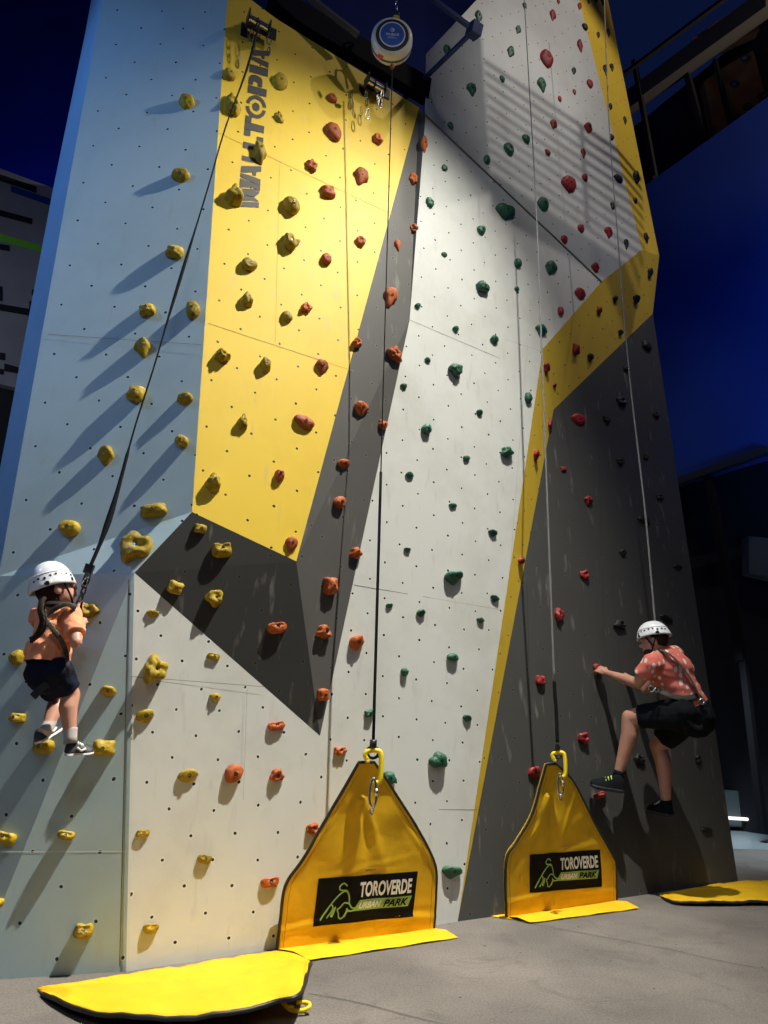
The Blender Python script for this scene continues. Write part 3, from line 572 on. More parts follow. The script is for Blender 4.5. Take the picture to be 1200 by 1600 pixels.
g1, W1, top1, ax1 = make_gate((432, 1484), (677, 1452), 4.62, [(437, 1440), (445, 1383), (472, 1342), (502, 1290), (540, 1225), (558, 1192)], [(680, 1400), (679, 1352), (655, 1300), (628, 1257), (605, 1220), (583, 1190)],
    [(496, 1371), (651, 1360), (643, 1430), (487, 1446)], [G(484, 1503), G(716, 1467)], 'larger yellow vinyl gate with the sign, nearer the camera, on the middle rope', 1)
g2, W2, top2, ax2 = make_gate((790, 1434), (962, 1408), 5.34, [(790, 1345), (806, 1315), (828, 1275), (843, 1230), (852, 1194)], [(960, 1350), (956, 1338), (930, 1290), (905, 1240), (890, 1215), (868, 1193)],
    [(825, 1334), (935, 1326), (938, 1384), (826, 1394)], [G(828, 1444), G(999, 1421)], 'smaller yellow vinyl gate with the sign, farther off before the charcoal panel', 2)
ng = (W1(0, 0)-W1(1, 0)).cross(W1(0, 1)-W1(0, 0)).normalized(); ng = ng if ng.dot(O-W1(0, 0)) > 0 else -ng

# ------------------------------------------------------------------ straps and clips
def to_px(px, Ys): return [at(u, v, Y) for (u, v), Y in zip(px, Ys)]
def clip_set(top, scale, root_label, hook_px, W, topv, ax, group):
    """swivel shackle, yellow hook and steel carabiner linking strap and gate"""
    r = empty('strap_clip', top, root_label, 'clip', group); s = scale; vw = (O-top).normalized(); sx = V((0, 0, 1)).cross(vw).normalized(); up = vw.cross(sx).normalized()
    def P(x, y, z=0): return top+sx*x*s+up*y*s+vw*z*s
    m = MB(); m.tube([P(0, .03), P(0, .0)], .014*s, 10); m.torus(P(0, -.018), vw, .022*s, .006*s, 16, 6); m.build('swivel', M_black, r, smooth=True)
    m = MB(); m.tube(smoothcurve([P(-.022, -.045), P(-.03, -.025), P(-.012, -.012), P(.02, -.012), P(.032, -.03), P(.033, -.09), P(.028, -.125), P(.005, -.135)], 5), .0105*s, 10); m.tube([P(-.022, -.045), P(-.018, -.06)], .009*s, 8); m.build('yellow_hook', M_yplastic, r, smooth=True)
    m = MB(); loop = [P(.004+(.013-.004*sin(t))*cos(t), -.165+.052*sin(t), .02) for t in [2*pi*i/20 for i in range(20)]]; m.tube(loop, .0055*s, 8, closed=True)
    m.tube([P(.017, -.15, .02), P(.018, -.178, .02)], .0075*s, 8); m.build('carabiner', M_steel, r, smooth=True); 
    m = MB(); m.tube([P(.004, -.215, .01), P(.0, -.245, -.02)], .006*s, 6); m.torus(P(0, -.235, -.012), ng, .009*s, .003*s); m.build('ring', M_steel, r, smooth=True)
    return r
t1 = at(583, 1168, 4.58); t2 = at(872, 1172, 5.28)
clip_set(t1, 1.55, 'yellow hook and steel clip joining middle rope to the nearer gate', None, W1, top1, ax1, 'clips between ropes and gates')
clip_set(t2, 1.35, 'yellow hook and steel clip joining right rope to the farther gate', None, W2, top2, ax2, 'clips between ropes and gates')
def strap(name, segs, label, cat='rope', group='belay straps and ropes'):
    """segs: (points, radius, material, part name, flat)"""
    r = empty(name, segs[0][0][0], label, cat, group)
    for pts, rad, m, pn, flat in segs:
        mb = MB(); mb.tube(pts, rad, 8, flat=flat); mb.build(pn, m, r, smooth=True)
    return r
YD = on(612, 90, P3, nye).y - .46
dev = at(612, 68, YD)
def lin(a, b, n=14, sag=V((0, 0, 0))): return [V(a).lerp(V(b), i/n)+sag*(4*(i/n)*(1-i/n)) for i in range(n+1)]
mid_top = at(613, 104, YD-.02)
q0 = lin(mid_top, t1+V((0, 0, .04)), 30); k = 20
strap('belay_strap', [(q0[:k+1], .0042, M_web, 'upper_webbing', None), (q0[k:], .010, M_web, 'lower_webbing', V((.3, -1, 0)))], 'thin black belay strap dropping from the white drum to the nearer gate')
# right rope: pale upper, black lower
r2top = at(818, -40, 4.75)
qa = to_px([(817, -40), (826, 120), (838, 330), (849, 620), (858, 860), (866, 1065)], [5.1, 5.12, 5.14, 5.18, 5.22, 5.26])
qb = to_px([(866, 1065), (867, 1085), (869, 1110), (871, 1160)], [5.26]*4)
strap('belay_strap', [(smoothcurve(qa), [.0038+.0038*min(1, i/30) for i in range(len(smoothcurve(qa)))], M_webg, 'pale_webbing', None), (smoothcurve(qb), .013, M_web, 'black_sleeve', None)], 'pale grey belay strap with black lower sleeve running to the farther gate')
# rope to adult
qc = to_px([(943, -40), (951, 180), (966, 380), (984, 590), (1008, 800), (1026, 1003)], [5.55, 5.6, 5.65, 5.75, 5.8, 5.85])
strap('belay_rope', [(smoothcurve(qc), [.0042+.004*min(1, i/32) for i in range(len(smoothcurve(qc)))], M_webg, 'rope', None)], 'pale rope running down to the adult climber in the coral shirt')
# strap to child (black webbing that twists)
qd = to_px([(406, 34), (385, 110), (352, 200), (326, 290), (300, 375), (268, 480), (240, 575), (210, 670), (180, 780), (160, 840), (141, 885)], [4.0, 3.98, 3.95, 3.92, 3.9, 3.88, 3.85, 3.82, 3.78, 3.75, 3.72])
qs = smoothcurve(qd, 8); N_ = len(qs); rad = [.0055+.0085*max(0, sin(i/N_*pi*5.2+.5))**2*(.45+.55*i/N_) + (.005 if i > N_*.72 else 0) for i in range(N_)]
strap('belay_strap', [(qs, rad, M_web, 'twisting_webbing', None)], 'long twisting black strap slanting down to the orange shirted child')

# ------------------------------------------------------------------ auto belay drum
dr = empty('belay_drum', dev, 'round white belay device with blue badge hanging above the yellow panel', 'belay device')
axd = (V((.04, -.96, -.22))).normalized(); R = 32*axis_depth(dev)/FPX
m = MB(); m.lathe([(R*.60, -.07), (R*.85, -.062), (R*.97, -.04), (R, -.02), (R, .055), (R*.98, .075), (R*.88, .090), (R*.80, .094)], dev, axd, 40); autosmooth(m.build('housing', mat('white_casing', (.72, .71, .66), .35, var=.15, scale=20), dr))
m = MB(); m.lathe([(R*1.010, .0), (R*1.016, .004), (R*1.016, .018), (R*1.010, .022)], dev, axd, 40); autosmooth(m.build('blue_band', M_navypaint, dr))
fo = dev+axd*.094
m = MB(); m.lathe([(R*.80, 0), (R*.78, .006), (R*.60, .008), (R*.60, -.004), (0, -.004)], fo, axd, 40); autosmooth(m.build('black_rim', M_black, dr))
m = MB(); m.lathe([(R*.63, .009), (R*.63, .011), (R*.575, .011), (R*.575, .009)], fo, axd, 36, 0); m.lathe([(R*.57, .009), (R*.57, .0105), (0, .0105)], fo, axd, 36, 1); autosmooth(m.build('badge', [M_white, mat('blue_badge', (.02, .10, .42), .35)], dr))
xd = axd.orthogonal().normalized(); xd = V((1, 0, 0)) - axd*axd.x; xd.normalize(); yd = xd.cross(axd) if xd.cross(axd).z > 0 else axd.cross(xd)
def bd(x, y, z=.0125): return fo+xd*x+yd*y+axd*z
m = MB(); vs, fs = text_mesh('TRUBLUE', .02); m.add([bd(-.055+.11*p.x, -.012+.020*p.y) for p in vs], fs)
m.torus(bd(0, .036), axd, .015, .0022, 20, 6); m.torus(bd(.003, .036), axd, .007, .002, 14, 6)
m.add([bd(-.035, -.026), bd(.02, -.026), bd(.02, -.023), bd(-.035, -.023)], [(0, 1, 2, 3)]); m.add([bd(-.045, -.034), bd(.04, -.034), bd(.04, -.0318), bd(-.045, -.0318)], [(0, 1, 2, 3)])
m.build('badge_print', M_white, dr, recalc=False)
m = MB(); c = at(594, 88, YD-.13); m.box(c+V((0, 0, 0)), (.05, .006, .035), Matrix.Rotation(.5, 3, 'Y')); m.build('red_sticker', mat('red_sticker', (.5, .05, .03), .4), dr)
m = MB(); m.lathe([(.018, 0), (.022, .012), (.014, .03)], at(613, 102, YD-.06), (0, 0, -1), 14); autosmooth(m.build('strap_guide', mat('brown_nozzle', (.10, .03, .015), .5), dr))
m = MB(); hpt = at(592, 40, 4.4); m.tube([dev+V((-R*.95, .06, -.03)), dev+V((-R*1.02, .07, .12)), dev+V((-.04, .07, .22)), dev+V((.03, .07, .22)), dev+V((R*.6, .06, .14))], .009, 6); m.build('hanging_bracket', M_black, dr)
m = MB(); m.lathe([(.03, 0), (.03, .05), (.012, .055), (.012, .12)], at(619, 28, YD+.07), (0, 0, 1), 12); m.torus(at(619, 8, YD+.06), (1, 0, 0), .03, .008, 14, 6); autosmooth(m.build('shackle', M_steel, dr))

# ------------------------------------------------------------------ roller anchors with carabiners
def biner_mesh(c, up, nn, L_=.10, wd=.032, r=.0045):
    up = V(up).normalized(); sx = up.cross(nn).normalized(); pts = []
    for i in range(22):
        t = 2*pi*i/22; wv = wd*(.55+.45*(-sin(t)*.5+.5)); pts.append(V(c)+sx*cos(t)*wv*.5+up*sin(t)*L_*.5)
    mb = MB(); mb.tube(pts, r, 7, closed=True); return mb
def roller(cu, cv, Y, dx, label, clips):
    c = at(cu, cv, Y); dY = on(cu, cv, P3, nye).y-.13-Y; c = at(cu, cv, Y+dY); r = empty('roller_anchor', c, label, 'anchor', 'steel roller anchors at the top of the yellow panel')
    axr = V((.80, .42, -.10)).normalized()
    m = MB(); m.lathe([(.034, -.075), (.034, -.07), (.026, -.068), (.026, .068), (.034, .07), (.034, .075)], c, axr, 24); autosmooth(m.build('roller', M_steel, r))
    m = MB(); m.lathe([(.033, -.02), (.034, -.018), (.034, -.008), (.033, -.006)], c, axr, 24); autosmooth(m.build('roller_ring', M_black, r))
    m = MB()
    for s in (-1, 1):
        p = c+axr*.085*s; m.box(p, (.010, .10, .085), Matrix.Rotation(.48, 3, 'Z'))
    m.box(c+V((-.13, .07, -.0)), (.05, .04, .13), Matrix.Rotation(.48, 3, 'Z')); m.box(c+V((.01, .07, .03)), (.24, .02, .10), Matrix.Rotation(.48, 3, 'Z')); m.build('bracket', M_black, r)
    for (pu, pv, yy, dl, mt) in clips:
        p = at(pu, pv, yy+dY)
        b = biner_mesh(p, (0.05, 0, 1), V((.35, -.93, 0)), dl, dl*.34, .0042); o = b.build('carabiner', mt, r, smooth=True)
    return r
roller(404, 36, 4.03, 0, 'steel roller anchor at the top left with slack black clips, above the lettering', [(393, 55, 4.0, .12, M_black), (396, 76, 4.0, .09, M_black), (421, 60, 4.02, .12, M_black), (420, 80, 4.02, .08, M_black)])
roller(587, 133, 4.52, 0, 'steel roller anchor with shiny clips just under the white drum', [(549, 162, 4.5, .11, M_steel), (549, 148, 4.5, .06, M_bolt), (574, 178, 4.45, .11, M_steel), (573, 160, 4.46, .07, M_bolt), (572, 148, 4.46, .08, M_steel), (594, 160, 4.45, .11, M_steel), (597, 146, 4.46, .08, M_steel), (590, 152, 4.42, .05, M_steel)])

# ------------------------------------------------------------------ truss overhead
def beam(a, b, wd, m, name='roof_beam', label=None, hgt=None):
    a = V(a); b = V(b); mb = MB(); t = (b-a).normalized(); x = t.cross(V((0, 0, 1))).normalized(); y = x.cross(t); h = (hgt or wd)/2; w2 = wd/2
    vs = [p+x*sx*w2+y*sy*h for p in (a, b) for sx, sy in ((-1, -1), (1, -1), (1, 1), (-1, 1))]
    mb.add(vs, [(0, 1, 2, 3), (7, 6, 5, 4), (0, 4, 5, 1), (1, 5, 6, 2), (2, 6, 7, 3), (3, 7, 4, 0)])
    o = mb.build(name, m)
    if label: tag(o, label, 'beam', 'dark roof beams')
    return o
M_beam = mat('black_beam', (.003, .003, .005), .8, spec=.1)
# black cap beam above the yellow face
beam(at(420, -2, 4.45), at(668, 144, 5.15), .10, M_beam, label='black beam capping the slanted top of the yellow panel', hgt=.24)
beam(at(430, -45, 4.30), at(560, 55, 4.6), .05, mat('dim_grey_beam', (.05, .055, .07), .4), label='thin grey rail along the black cap beam', hgt=.03)
tr = empty('lighting_truss', at(742, 46, 4.6), 'navy square tube frame with a cube joint beside the white drum', 'truss')
def tbar(a, b, wd, nm='tube'):
    o = beam(a, b, wd, M_navy, nm); o.parent = tr; o.matrix_parent_inverse = Matrix.Translation(-tr.location); return o
nd = at(741, 47, 4.6)
tbar(at(648, -22, 4.5), nd, .035); tbar(nd, at(630, 155, 5.3), .032)
m = MB(); m.box(nd, (.10, .10, .10), Matrix.Rotation(.6, 3, 'Z')@Matrix.Rotation(.35, 3, 'X')); o = m.build('cube_joint', M_navy, tr)

# ------------------------------------------------------------------ louvre that stripes the side light
def lv_pt(u, v, k=.5):
    p = on(u, v, E2, nup); return SEC.lerp(p, k)
lv = empty('louvre_frame', lv_pt(880, 240), 'slatted black frame hanging under the side spotlight', 'louvre')
def plate(px, k, nm, th=.004):
    P_ = [lv_pt(u, v, k) for u, v in px]; n_ = (P_[1]-P_[0]).cross(P_[2]-P_[0]).normalized()*th
    m = MB(); m.add(P_+[p+n_ for p in P_], [(0, 1, 2, 3), (7, 6, 5, 4), (0, 4, 5, 1), (1, 5, 6, 2), (2, 6, 7, 3), (3, 7, 4, 0)]); m.build(nm, M_black, lv)
for i in range(10):
    t = i/10; va = 92+t*172; vb = 258+t*172; plate([(757+t*10, va), (1010, vb+4), (1010, vb+11), (757+t*10, va+8.5)], .5, 'slat')
plate([(640, -60), (752, 60), (768, 300), (640, 330)], .5, 'side_light_blocker')  # unseen plate added to block the side light left of the slats
plate([(768, 268), (1010, 434), (1010, 475), (768, 330)], .5, 'lower_light_blocker')  # unseen plate added to shade the wall below the slats
plate([(905, 195), (912, 200), (922, 360), (914, 355)], .505, 'slat_tie')

# ------------------------------------------------------------------ mats on the floor
def mat_mesh(backc, frontc, zb, zf, thick, label, nv=26, bulge=.03, crease=True):
    Bc = smoothcurve([G(u, v, zb) for u, v in backc], 10); 
    def res(P, n):
        L_ = [0]
        for a, b in zip(P, P[1:]): L_.append(L_[-1]+(b-a).length)
        out = []
        for i in range(n+1):
            t = L_[-1]*i/n; k = 0
            while k < len(L_)-2 and L_[k+1] < t: k += 1
            out.append(P[k].lerp(P[k+1], (t-L_[k])/(L_[k+1]-L_[k]+1e-9)))
        return out
    Fc = smoothcurve([G(u, v, z) for (u, v, z) in frontc], 10); NN = 60; Bc = res(Bc, NN); Fc = res(Fc, NN)
    top = []; bot = []
    for i in range(NN+1):
        for j in range(nv+1):
            s = j/nv; p = Bc[i].lerp(Fc[i], s); e = sin(pi*i/NN)**.5
            z = p.z + bulge*sin(pi*s)*e*(.8+.4*noise.noise(V((i*.06, s*2, 1)))) + .010*noise.noise(V((i*.16, s*4, 3))) + .005*noise.noise(V((i*.5, s*9, 8)))
            if crease: z -= .012*math.exp(-((s-.42-.3*(i/NN-.5))/.025)**2)*e
            top.append(V((p.x, p.y, z))); bot.append(V((p.x, p.y, max(.004, z-thick))))
    q = lambda i, j: i*(nv+1)+j; N0 = len(top); fs = [(q(i, j), q(i+1, j), q(i+1, j+1), q(i, j+1)) for i in range(NN) for j in range(nv)]
    fs += [tuple(N0+k for k in f[::-1]) for f in fs]
    for i in range(NN): fs += [(q(i, 0), q(i+1, 0), N0+q(i+1, 0), N0+q(i, 0)), (q(i+1, nv), q(i, nv), N0+q(i, nv), N0+q(i+1, nv))]
    for j in range(nv): fs += [(q(0, j+1), q(0, j), N0+q(0, j), N0+q(0, j+1)), (q(NN, j), q(NN, j+1), N0+q(NN, j+1), N0+q(NN, j))]
    r = empty('lowered_gate', (Bc[NN//2]+Fc[NN//2])/2, label, 'floor mat')
    m = MB(); m.add(top+bot, fs); m.build('vinyl_sheet', M_vinyl, r, smooth=True)
    pb = MB(); pts = [top[q(i, nv)]+V((0, -.004, -thick*.5)) for i in range(2, NN+1)]+[top[q(NN, j)]+V((.004, 0, -thick*.5)) for j in range(nv-1, 3, -1)]
    pb.tube(pts, thick*.42+.003, 8); pb.build('piping', M_pipe, r, smooth=True); return r
m1 = mat_mesh([(58, 1545), (120, 1534), (200, 1521), (300, 1506), (430, 1486), (474, 1497), (484, 1502)], [(60, 1546, .01), (86, 1556, .035), (136, 1577, .045), (200, 1584, .06), (290, 1586, .07), (370, 1578, .08), (430, 1560, .10), (468, 1550, .12), (484, 1504, .10)], .012, 0, .018, 'yellow vinyl gate lowered flat on the floor at lower left')
m = MB(); c = G(462, 1577, .02); m.tube(smoothcurve([c+V((-.06, .01, .02)), c+V((-.02, -.01, .0)), c+V((.03, -.012, .0)), c+V((.06, .0, .01)), c+V((.05, .02, .02)), c+V((.0, .02, .02))], 5), .009, 8); m.torus(c+V((-.03, 0, .01)), (0, .3, 1), .018, .005); m.build('yellow_hook', M_yplastic, m1, smooth=True)
m2 = mat_mesh([(1030, 1397), (1080, 1388), (1140, 1378), (1210, 1375), (1290, 1372)], [(1031, 1399, .01), (1055, 1407, .03), (1110, 1408, .035), (1200, 1407, .035), (1290, 1405, .03)], .01, 0, .018, 'yellow vinyl mat lying flat at the far right foot of the wall', bulge=.025)
m = MB(); m.add([G(757, 1430, .004), G(800, 1436, .004), G(800, 1431, .006), G(792, 1425, .006)], [(0, 1, 2, 3)]); 
tag(m.build('floor_strip', M_vinyl, recalc=False), 'short strip of yellow vinyl poking out left of the farther gate', 'strip')

# ------------------------------------------------------------------ people
def ell(c, r, rot=None, n=20, k=14):
    rot = rot or Matrix.Identity(3); vs = []; fs = []
    for i in range(k+1):
        ph = pi*i/k
        for j in range(n): th = 2*pi*j/n; vs.append(V(c)+rot@V((sin(ph)*cos(th)*r[0], sin(ph)*sin(th)*r[1], cos(ph)*r[2])))
    fs = [(i*n+j, i*n+(j+1) % n, (i+1)*n+(j+1) % n, (i+1)*n+j) for i in range(k) for j in range(n)]
    return vs, fs
class Body:
    def __init__(s): s.mb = MB()
    def ell(s, c, r, rot=None): s.mb.add(*ell(c, r, rot))
    def cap(s, a, ra, b, rb, flat=False):
        a = V(a); b = V(b)
        if flat: s.mb.tube([a, b], [ra, rb], 20); return
        s.mb.tube([a, b], [ra, rb], 18); s.mb.add(*ell(a, (ra,)*3)); s.mb.add(*ell(b, (rb,)*3))
    def chain(s, pts): 
        for (a, ra), (b, rb) in zip(pts, pts[1:]): s.cap(a, ra, b, rb)
    def make(s, name, m, parent, voxel=.006, smooth=6, wr=0, wscale=14, seed=0, cut=None):
        o = s.mb.build(name, m, None, smooth=True)
        r = o.modifiers.new('r', 'REMESH'); r.mode = 'VOXEL'; r.voxel_size = voxel; r.use_smooth_shade = True
        q = o.modifiers.new('s', 'SMOOTH'); q.iterations = smooth; q.factor = .5
        bpy.context.view_layer.update(); dg = bpy.context.evaluated_depsgraph_get(); me = bpy.data.meshes.new_from_object(o.evaluated_get(dg))
        if cut or wr:
            bm = bmesh.new(); bm.from_mesh(me)
            for (co, no) in (cut or []):
                bmesh.ops.bisect_plane(bm, geom=bm.verts[:]+bm.edges[:]+bm.faces[:], plane_co=co, plane_no=no, clear_outer=True)
            bm.normal_update()
            if wr:
                for v_ in bm.verts:
                    p = v_.co*wscale+V((seed, 0, 0)); f_ = noise.noise(V((p.x*.6+p.z*.4, p.y*.6, p.z*1.6)))+.5*noise.noise(p*2.1); v_.co += v_.normal*wr*f_
            bm.to_mesh(me); bm.free()
        me.polygons.foreach_set('use_smooth', [True]*len(me.polygons))
        ob = bpy.data.objects.new(name, me); COL.objects.link(ob); bpy.data.objects.remove(o)
        if not me.materials: me.materials.append(m)
        if parent: ob.parent = parent; ob.matrix_parent_inverse = Matrix.Translation(-parent.location)
        return ob
M_skin = mat('skin', (.58, .29, .20), .5, var=.12, scale=20); M_skin.node_tree.nodes['Principled BSDF'].inputs['Subsurface Weight'].default_value = .08
M_skin2 = mat('skin_tan', (.47, .235, .16), .5, var=.12, scale=20)
M_tee = mat('orange_cotton', (.95, .36, .18), .85, var=.12, scale=10, bump=.25, bscale=200)
M_short = mat('navy_cotton', (.009, .012, .028), .9, bump=.3, bscale=90, spec=.12)
M_short2 = mat('black_cotton', (.007, .009, .011), .9, bump=.3, bscale=90, spec=.1)
M_sock = mat('grey_sock', (.42, .38, .36), .9)
M_shoe = mat('dark_shoe', (.03, .032, .045), .6, var=.3, scale=30)
M_sole = mat('white_sole', (.72, .70, .66), .6)
M_helm = mat('white_helmet', (.78, .80, .82), .25, coat=.3)
M_hair = mat('brown_hair', (.025, .012, .007), .7, spec=.2)
M_harn = mat('harness_webbing', (.015, .014, .012), .7); M_harn2 = mat('olive_webbing', (.10, .09, .05), .7, col2=(.02, .02, .015), scale=30)
def frame(fwd, up):
    f_ = V(fwd).normalized(); u_ = V(up); u_ = (u_-f_*u_.dot(f_)).normalized(); r_ = f_.cross(u_); return Matrix((r_, f_, u_)).transposed()   # x right, y forward, z up
def helmet(parent, c, B, a, b, h):
    """a half width, b half length, h height; B = head frame"""
    root = empty('helmet', c, None); root.parent = parent; root.matrix_parent_inverse = Matrix.Translation(-parent.location)
    n, k = 48, 14; vs = []; fs = []
    def pt(th, ph, o=1.0):
        rimz = -.18*h*(1+.5*cos(th-pi/2)*0) ; z = sin(ph)*h*o; r = cos(ph)**.85; fl = 1+.05*max(0, .35-ph)*3
        zz = z + (rimz - .10*h*max(0, -sin(th)))*(1-sin(ph)); return V((cos(th)*a*r*o*fl, sin(th)*b*r*o*fl, zz))
    for i in range(k+1):
        ph = (pi/2)*i/k
        for j in range(n): vs.append(c+B@pt(2*pi*j/n, min(ph, pi/2-.001)))
    inn = len(vs)
    for i in range(k+1):
        ph = (pi/2)*i/k
        for j in range(n): vs.append(c+B@pt(2*pi*j/n, min(ph, pi/2-.001), .93))
    q = lambda i, j, o=0: o+i*n+j % n
    fs = [(q(i, j), q(i, j+1), q(i+1, j+1), q(i+1, j)) for i in range(k) for j in range(n)]+[(q(i, j+1, inn), q(i, j, inn), q(i+1, j, inn), q(i+1, j+1, inn)) for i in range(k) for j in range(n)]
    fs += [(q(0, j+1), q(0, j), q(0, j, inn), q(0, j+1, inn)) for j in range(n)]
    m = MB(); m.add(vs, fs); m.build('shell', M_helm, root, smooth=True)
    # raised ridge line and vents
    m = MB(); m.tube([c+B@(pt(2*pi*j/n, .50, 1.004)) for j in range(n)], .004*a/.12, 6, closed=True); m.build('ridge', M_helm, root, smooth=True)
    m = MB()
    def vent(th, ph, s1, s2):
        p = pt(th, ph, 1.006); nn = V((p.x/a/a, p.y/b/b, p.z/h/h)).normalized(); tx = V((-sin(th), cos(th), 0)); tx = (tx-nn*tx.dot(nn)).normalized(); ty = nn.cross(tx)
        ring = [p+tx*cos(t)*s1+ty*sin(t)*s2*(1+.3*cos(t)) for t in [2*pi*i/12 for i in range(12)]]; m.add([c+B@(x+nn*.0015) for x in ring], [tuple(range(12))])
    for sd in (0, pi):
        for dth, ph, s1, s2 in ((-.95, .30, .007, .007), (-.72, .34, .009, .007), (-.42, .30, .009, .009), (-.15, .36, .008, .006), (.1, .38, .008, .007), (.38, .36, .009, .007), (.62, .36, .007, .006), (.9, .3, .009, .007), (-.35, .10, .016, .013), (.85, .14, .012, .014)):
            th = dth if sd == 0 else pi-dth; vent(th, ph, s1*a/.11, s2*a/.11)
    m.build('vents', M_bolt, root, recalc=False)
    return root
def shoe(parent, heel, toe, upv, wd, ht, laces=None, sole=M_sole, upper=M_shoe, name='shoe'):
    heel = V(heel); toe = V(toe); L_ = (toe-heel).length; B = frame(toe-heel, upv)
    root = empty(name, heel, None); root.parent = parent; root.matrix_parent_inverse = Matrix.Translation(-parent.location)
    prof = [(-.02, .62, .5), (.08, .82, 1.0), (.25, .80, 1.0), (.42, .84, .82), (.6, .98, .62), (.78, 1.0, .50), (.92, .80, .38), (1.01, .40, .25)]
    def loft(zs, inf, m, nm, top=None):
        mb = MB(); n = 16; vs = []
        for (t, wf, hf) in prof:
            for j in range(n):
                th = 2*pi*j/n; x = cos(th)*wd/2*wf*inf*(1 if sin(th) < 0 else 1-.25*sin(th)); 
                if top: z = ht*.16+max(0, sin(th))*ht*.84*hf - max(0, -sin(th))*ht*.05
                else: z = (ht*.20 if sin(th) > 0 else -ht*.02 + (.04*ht if t > .8 else 0))
                vs.append(heel+B@V((x, L_*t, z)))
        K = len(prof); fs = [(i*n+j, i*n+(j+1) % n, (i+1)*n+(j+1) % n, (i+1)*n+j) for i in range(K-1) for j in range(n)]+[tuple(range(n))[::-1], tuple((K-1)*n+j for j in range(n))]
        mb.add(vs, fs); o = mb.build(nm, m, root, smooth=True); s_ = o.modifiers.new('s', 'SUBSURF'); s_.levels = 1; s_.render_levels = 2
    loft(0, 1.06, sole, 'sole'); loft(0, 1.0, upper, 'upper', True)
    if laces:
        mb = MB()
        for t in (.42, .5, .58): mb.tube([heel+B@V((-wd*.28, L_*t, ht*.82*(1.25-t))), heel+B@V((0, L_*t, ht*(.98)*(1.28-t))), heel+B@V((wd*.28, L_*t, ht*.82*(1.25-t)))], .004, 6)
        mb.tube([heel+B@V((wd*.47, L_*.35, ht*.5)), heel+B@V((wd*.46, L_*.5, ht*.28)), heel+B@V((wd*.48, L_*.65, ht*.42))], .006, 6); mb.build('laces', laces, root, smooth=True)
    return root
def strapped(parent, name, pts, wd, m, nrm=(0, -1, 0)):
    mb = MB(); mb.tube(smoothcurve(pts, 6), wd, 8, flat=V(nrm)); return mb.build(name, m, parent, smooth=True)
def hand(bd_, wrist, d, palm_n, s, curl=1.0, side=1):
    """palm and five bent fingers; d = direction of fingers, palm_n = direction palm faces"""
    d = V(d).normalized(); pn = V(palm_n); pn = (pn-d*pn.dot(d)).normalized(); x = d.cross(pn)*side
    bd_.cap(wrist, .023*s, wrist+d*.035*s, .026*s)
    for k, xx in enumerate((-.028, -.010, .010, .027)):
        base = wrist+d*.078*s+x*xx*s; bd_.cap(wrist+d*.03*s+x*xx*.7*s, .017*s, base, .0115*s)
        ln = (.040, .046, .043, .034)[k]*s; p = base; dd = d.copy(); r = .0098*s
        for j, bend in enumerate((.55, .75, .6)):
            dd = (Matrix.Rotation(bend*curl*(1+.06*k), 3, d.cross(pn))@dd); q = p+dd*ln*(1, .68, .52)[j]; bd_.cap(p, r, q, r*.9); p = q; r *= .92
    b0 = wrist+d*.022*s-x*.020*s; t1_ = b0-x*.026*s+d*.026*s+pn*.012*s; t2_ = t1_+d*.026*s+pn*.022*s+x*.006*s
    bd_.cap(b0, .015*s, t1_, .0115*s); bd_.cap(t1_, .0115*s, t2_, .0095*s)

# ---- child
ch = empty('person', at(80, 1180, 3.8), 'child in orange shirt, navy shorts and white helmet hanging on the pale blue face', 'person')
def c_(u, v, Y=3.72): return at(u, v, Y)
head = c_(86, 919, 3.66); hb = frame((.80, .55, .30), (-.25, .0, 1))
b = Body()
b.ell(head, (.070, .085, .095), hb); b.ell(head+hb@V((0, .035, -.045)), (.050, .055, .055), hb)
b.ell(head+hb@V((0, .098, -.02)), (.010, .014, .014)); b.ell(head+hb@V((.068, -.005, -.02)), (.012, .02, .03), hb); b.ell(head+hb@V((-.068, -.005, -.02)), (.012, .02, .03), hb)
b.ell(head+hb@V((0, .088, -.055)), (.022, .012, .008), hb)
neck = c_(87, 950, 3.70); b.cap(head+V((0, 0, -.05)), .040, neck, .042)
chest = c_(88, 975, 3.72); hip = c_(74, 1042, 3.70)
b.ell(chest, (.105, .075, .11)); b.ell(hip, (.10, .08, .09)); b.cap(chest, .075, hip, .078)
shR = c_(113, 962, 3.68); elR = c_(119, 1003, 3.60); wrR = c_(126, 975, 3.76); shL = c_(61, 962, 3.78); elL = c_(78, 995, 3.96); wrL = c_(117, 958, 3.86)
b.chain([(neck, .04), (shR, .040), (elR, .029), (wrR, .021)]); b.chain([(neck, .04), (shL, .038), (elL, .028), (wrL, .02)])
hand(b, wrR, (wrR-elR).normalized()+V((.1, .0, .3)), (-.2, .6, .1), .62, 1.3, 1); hand(b, wrL, (wrL-elL).normalized()+V((0, -.1, .6)), (.3, -.5, 0), .62, 1.3, -1)
hpR = c_(90, 1050, 3.66); knR = c_(110, 1086, 3.74); anR = c_(110, 1152, 3.72); hpL = c_(62, 1050, 3.76); knL = c_(95, 1092, 3.92); anL = c_(73, 1138, 3.80)
b.chain([(hpR, .066), (knR, .047), (knR.lerp(anR, .3)+V((-.006, -.012, 0)), .045), (anR, .026)]); b.chain([(hpL, .066), (knL, .046), (knL.lerp(anL, .35)+V((0, -.015, 0)), .044), (anL, .027)])
b.make('body', M_skin, ch, .0055, 4)
t = Body(); up_t = (chest-hip).normalized()
t.ell(chest+V((0, 0, .02)), (.114, .086, .10)); t.ell(c_(74, 1018, 3.70), (.112, .094, .10)); t.cap(chest, .088, c_(72, 1041, 3.70), .113, True); t.cap(shL, .050, shR, .052); t.cap(neck+V((0, 0, -.01)), .045, chest, .08)
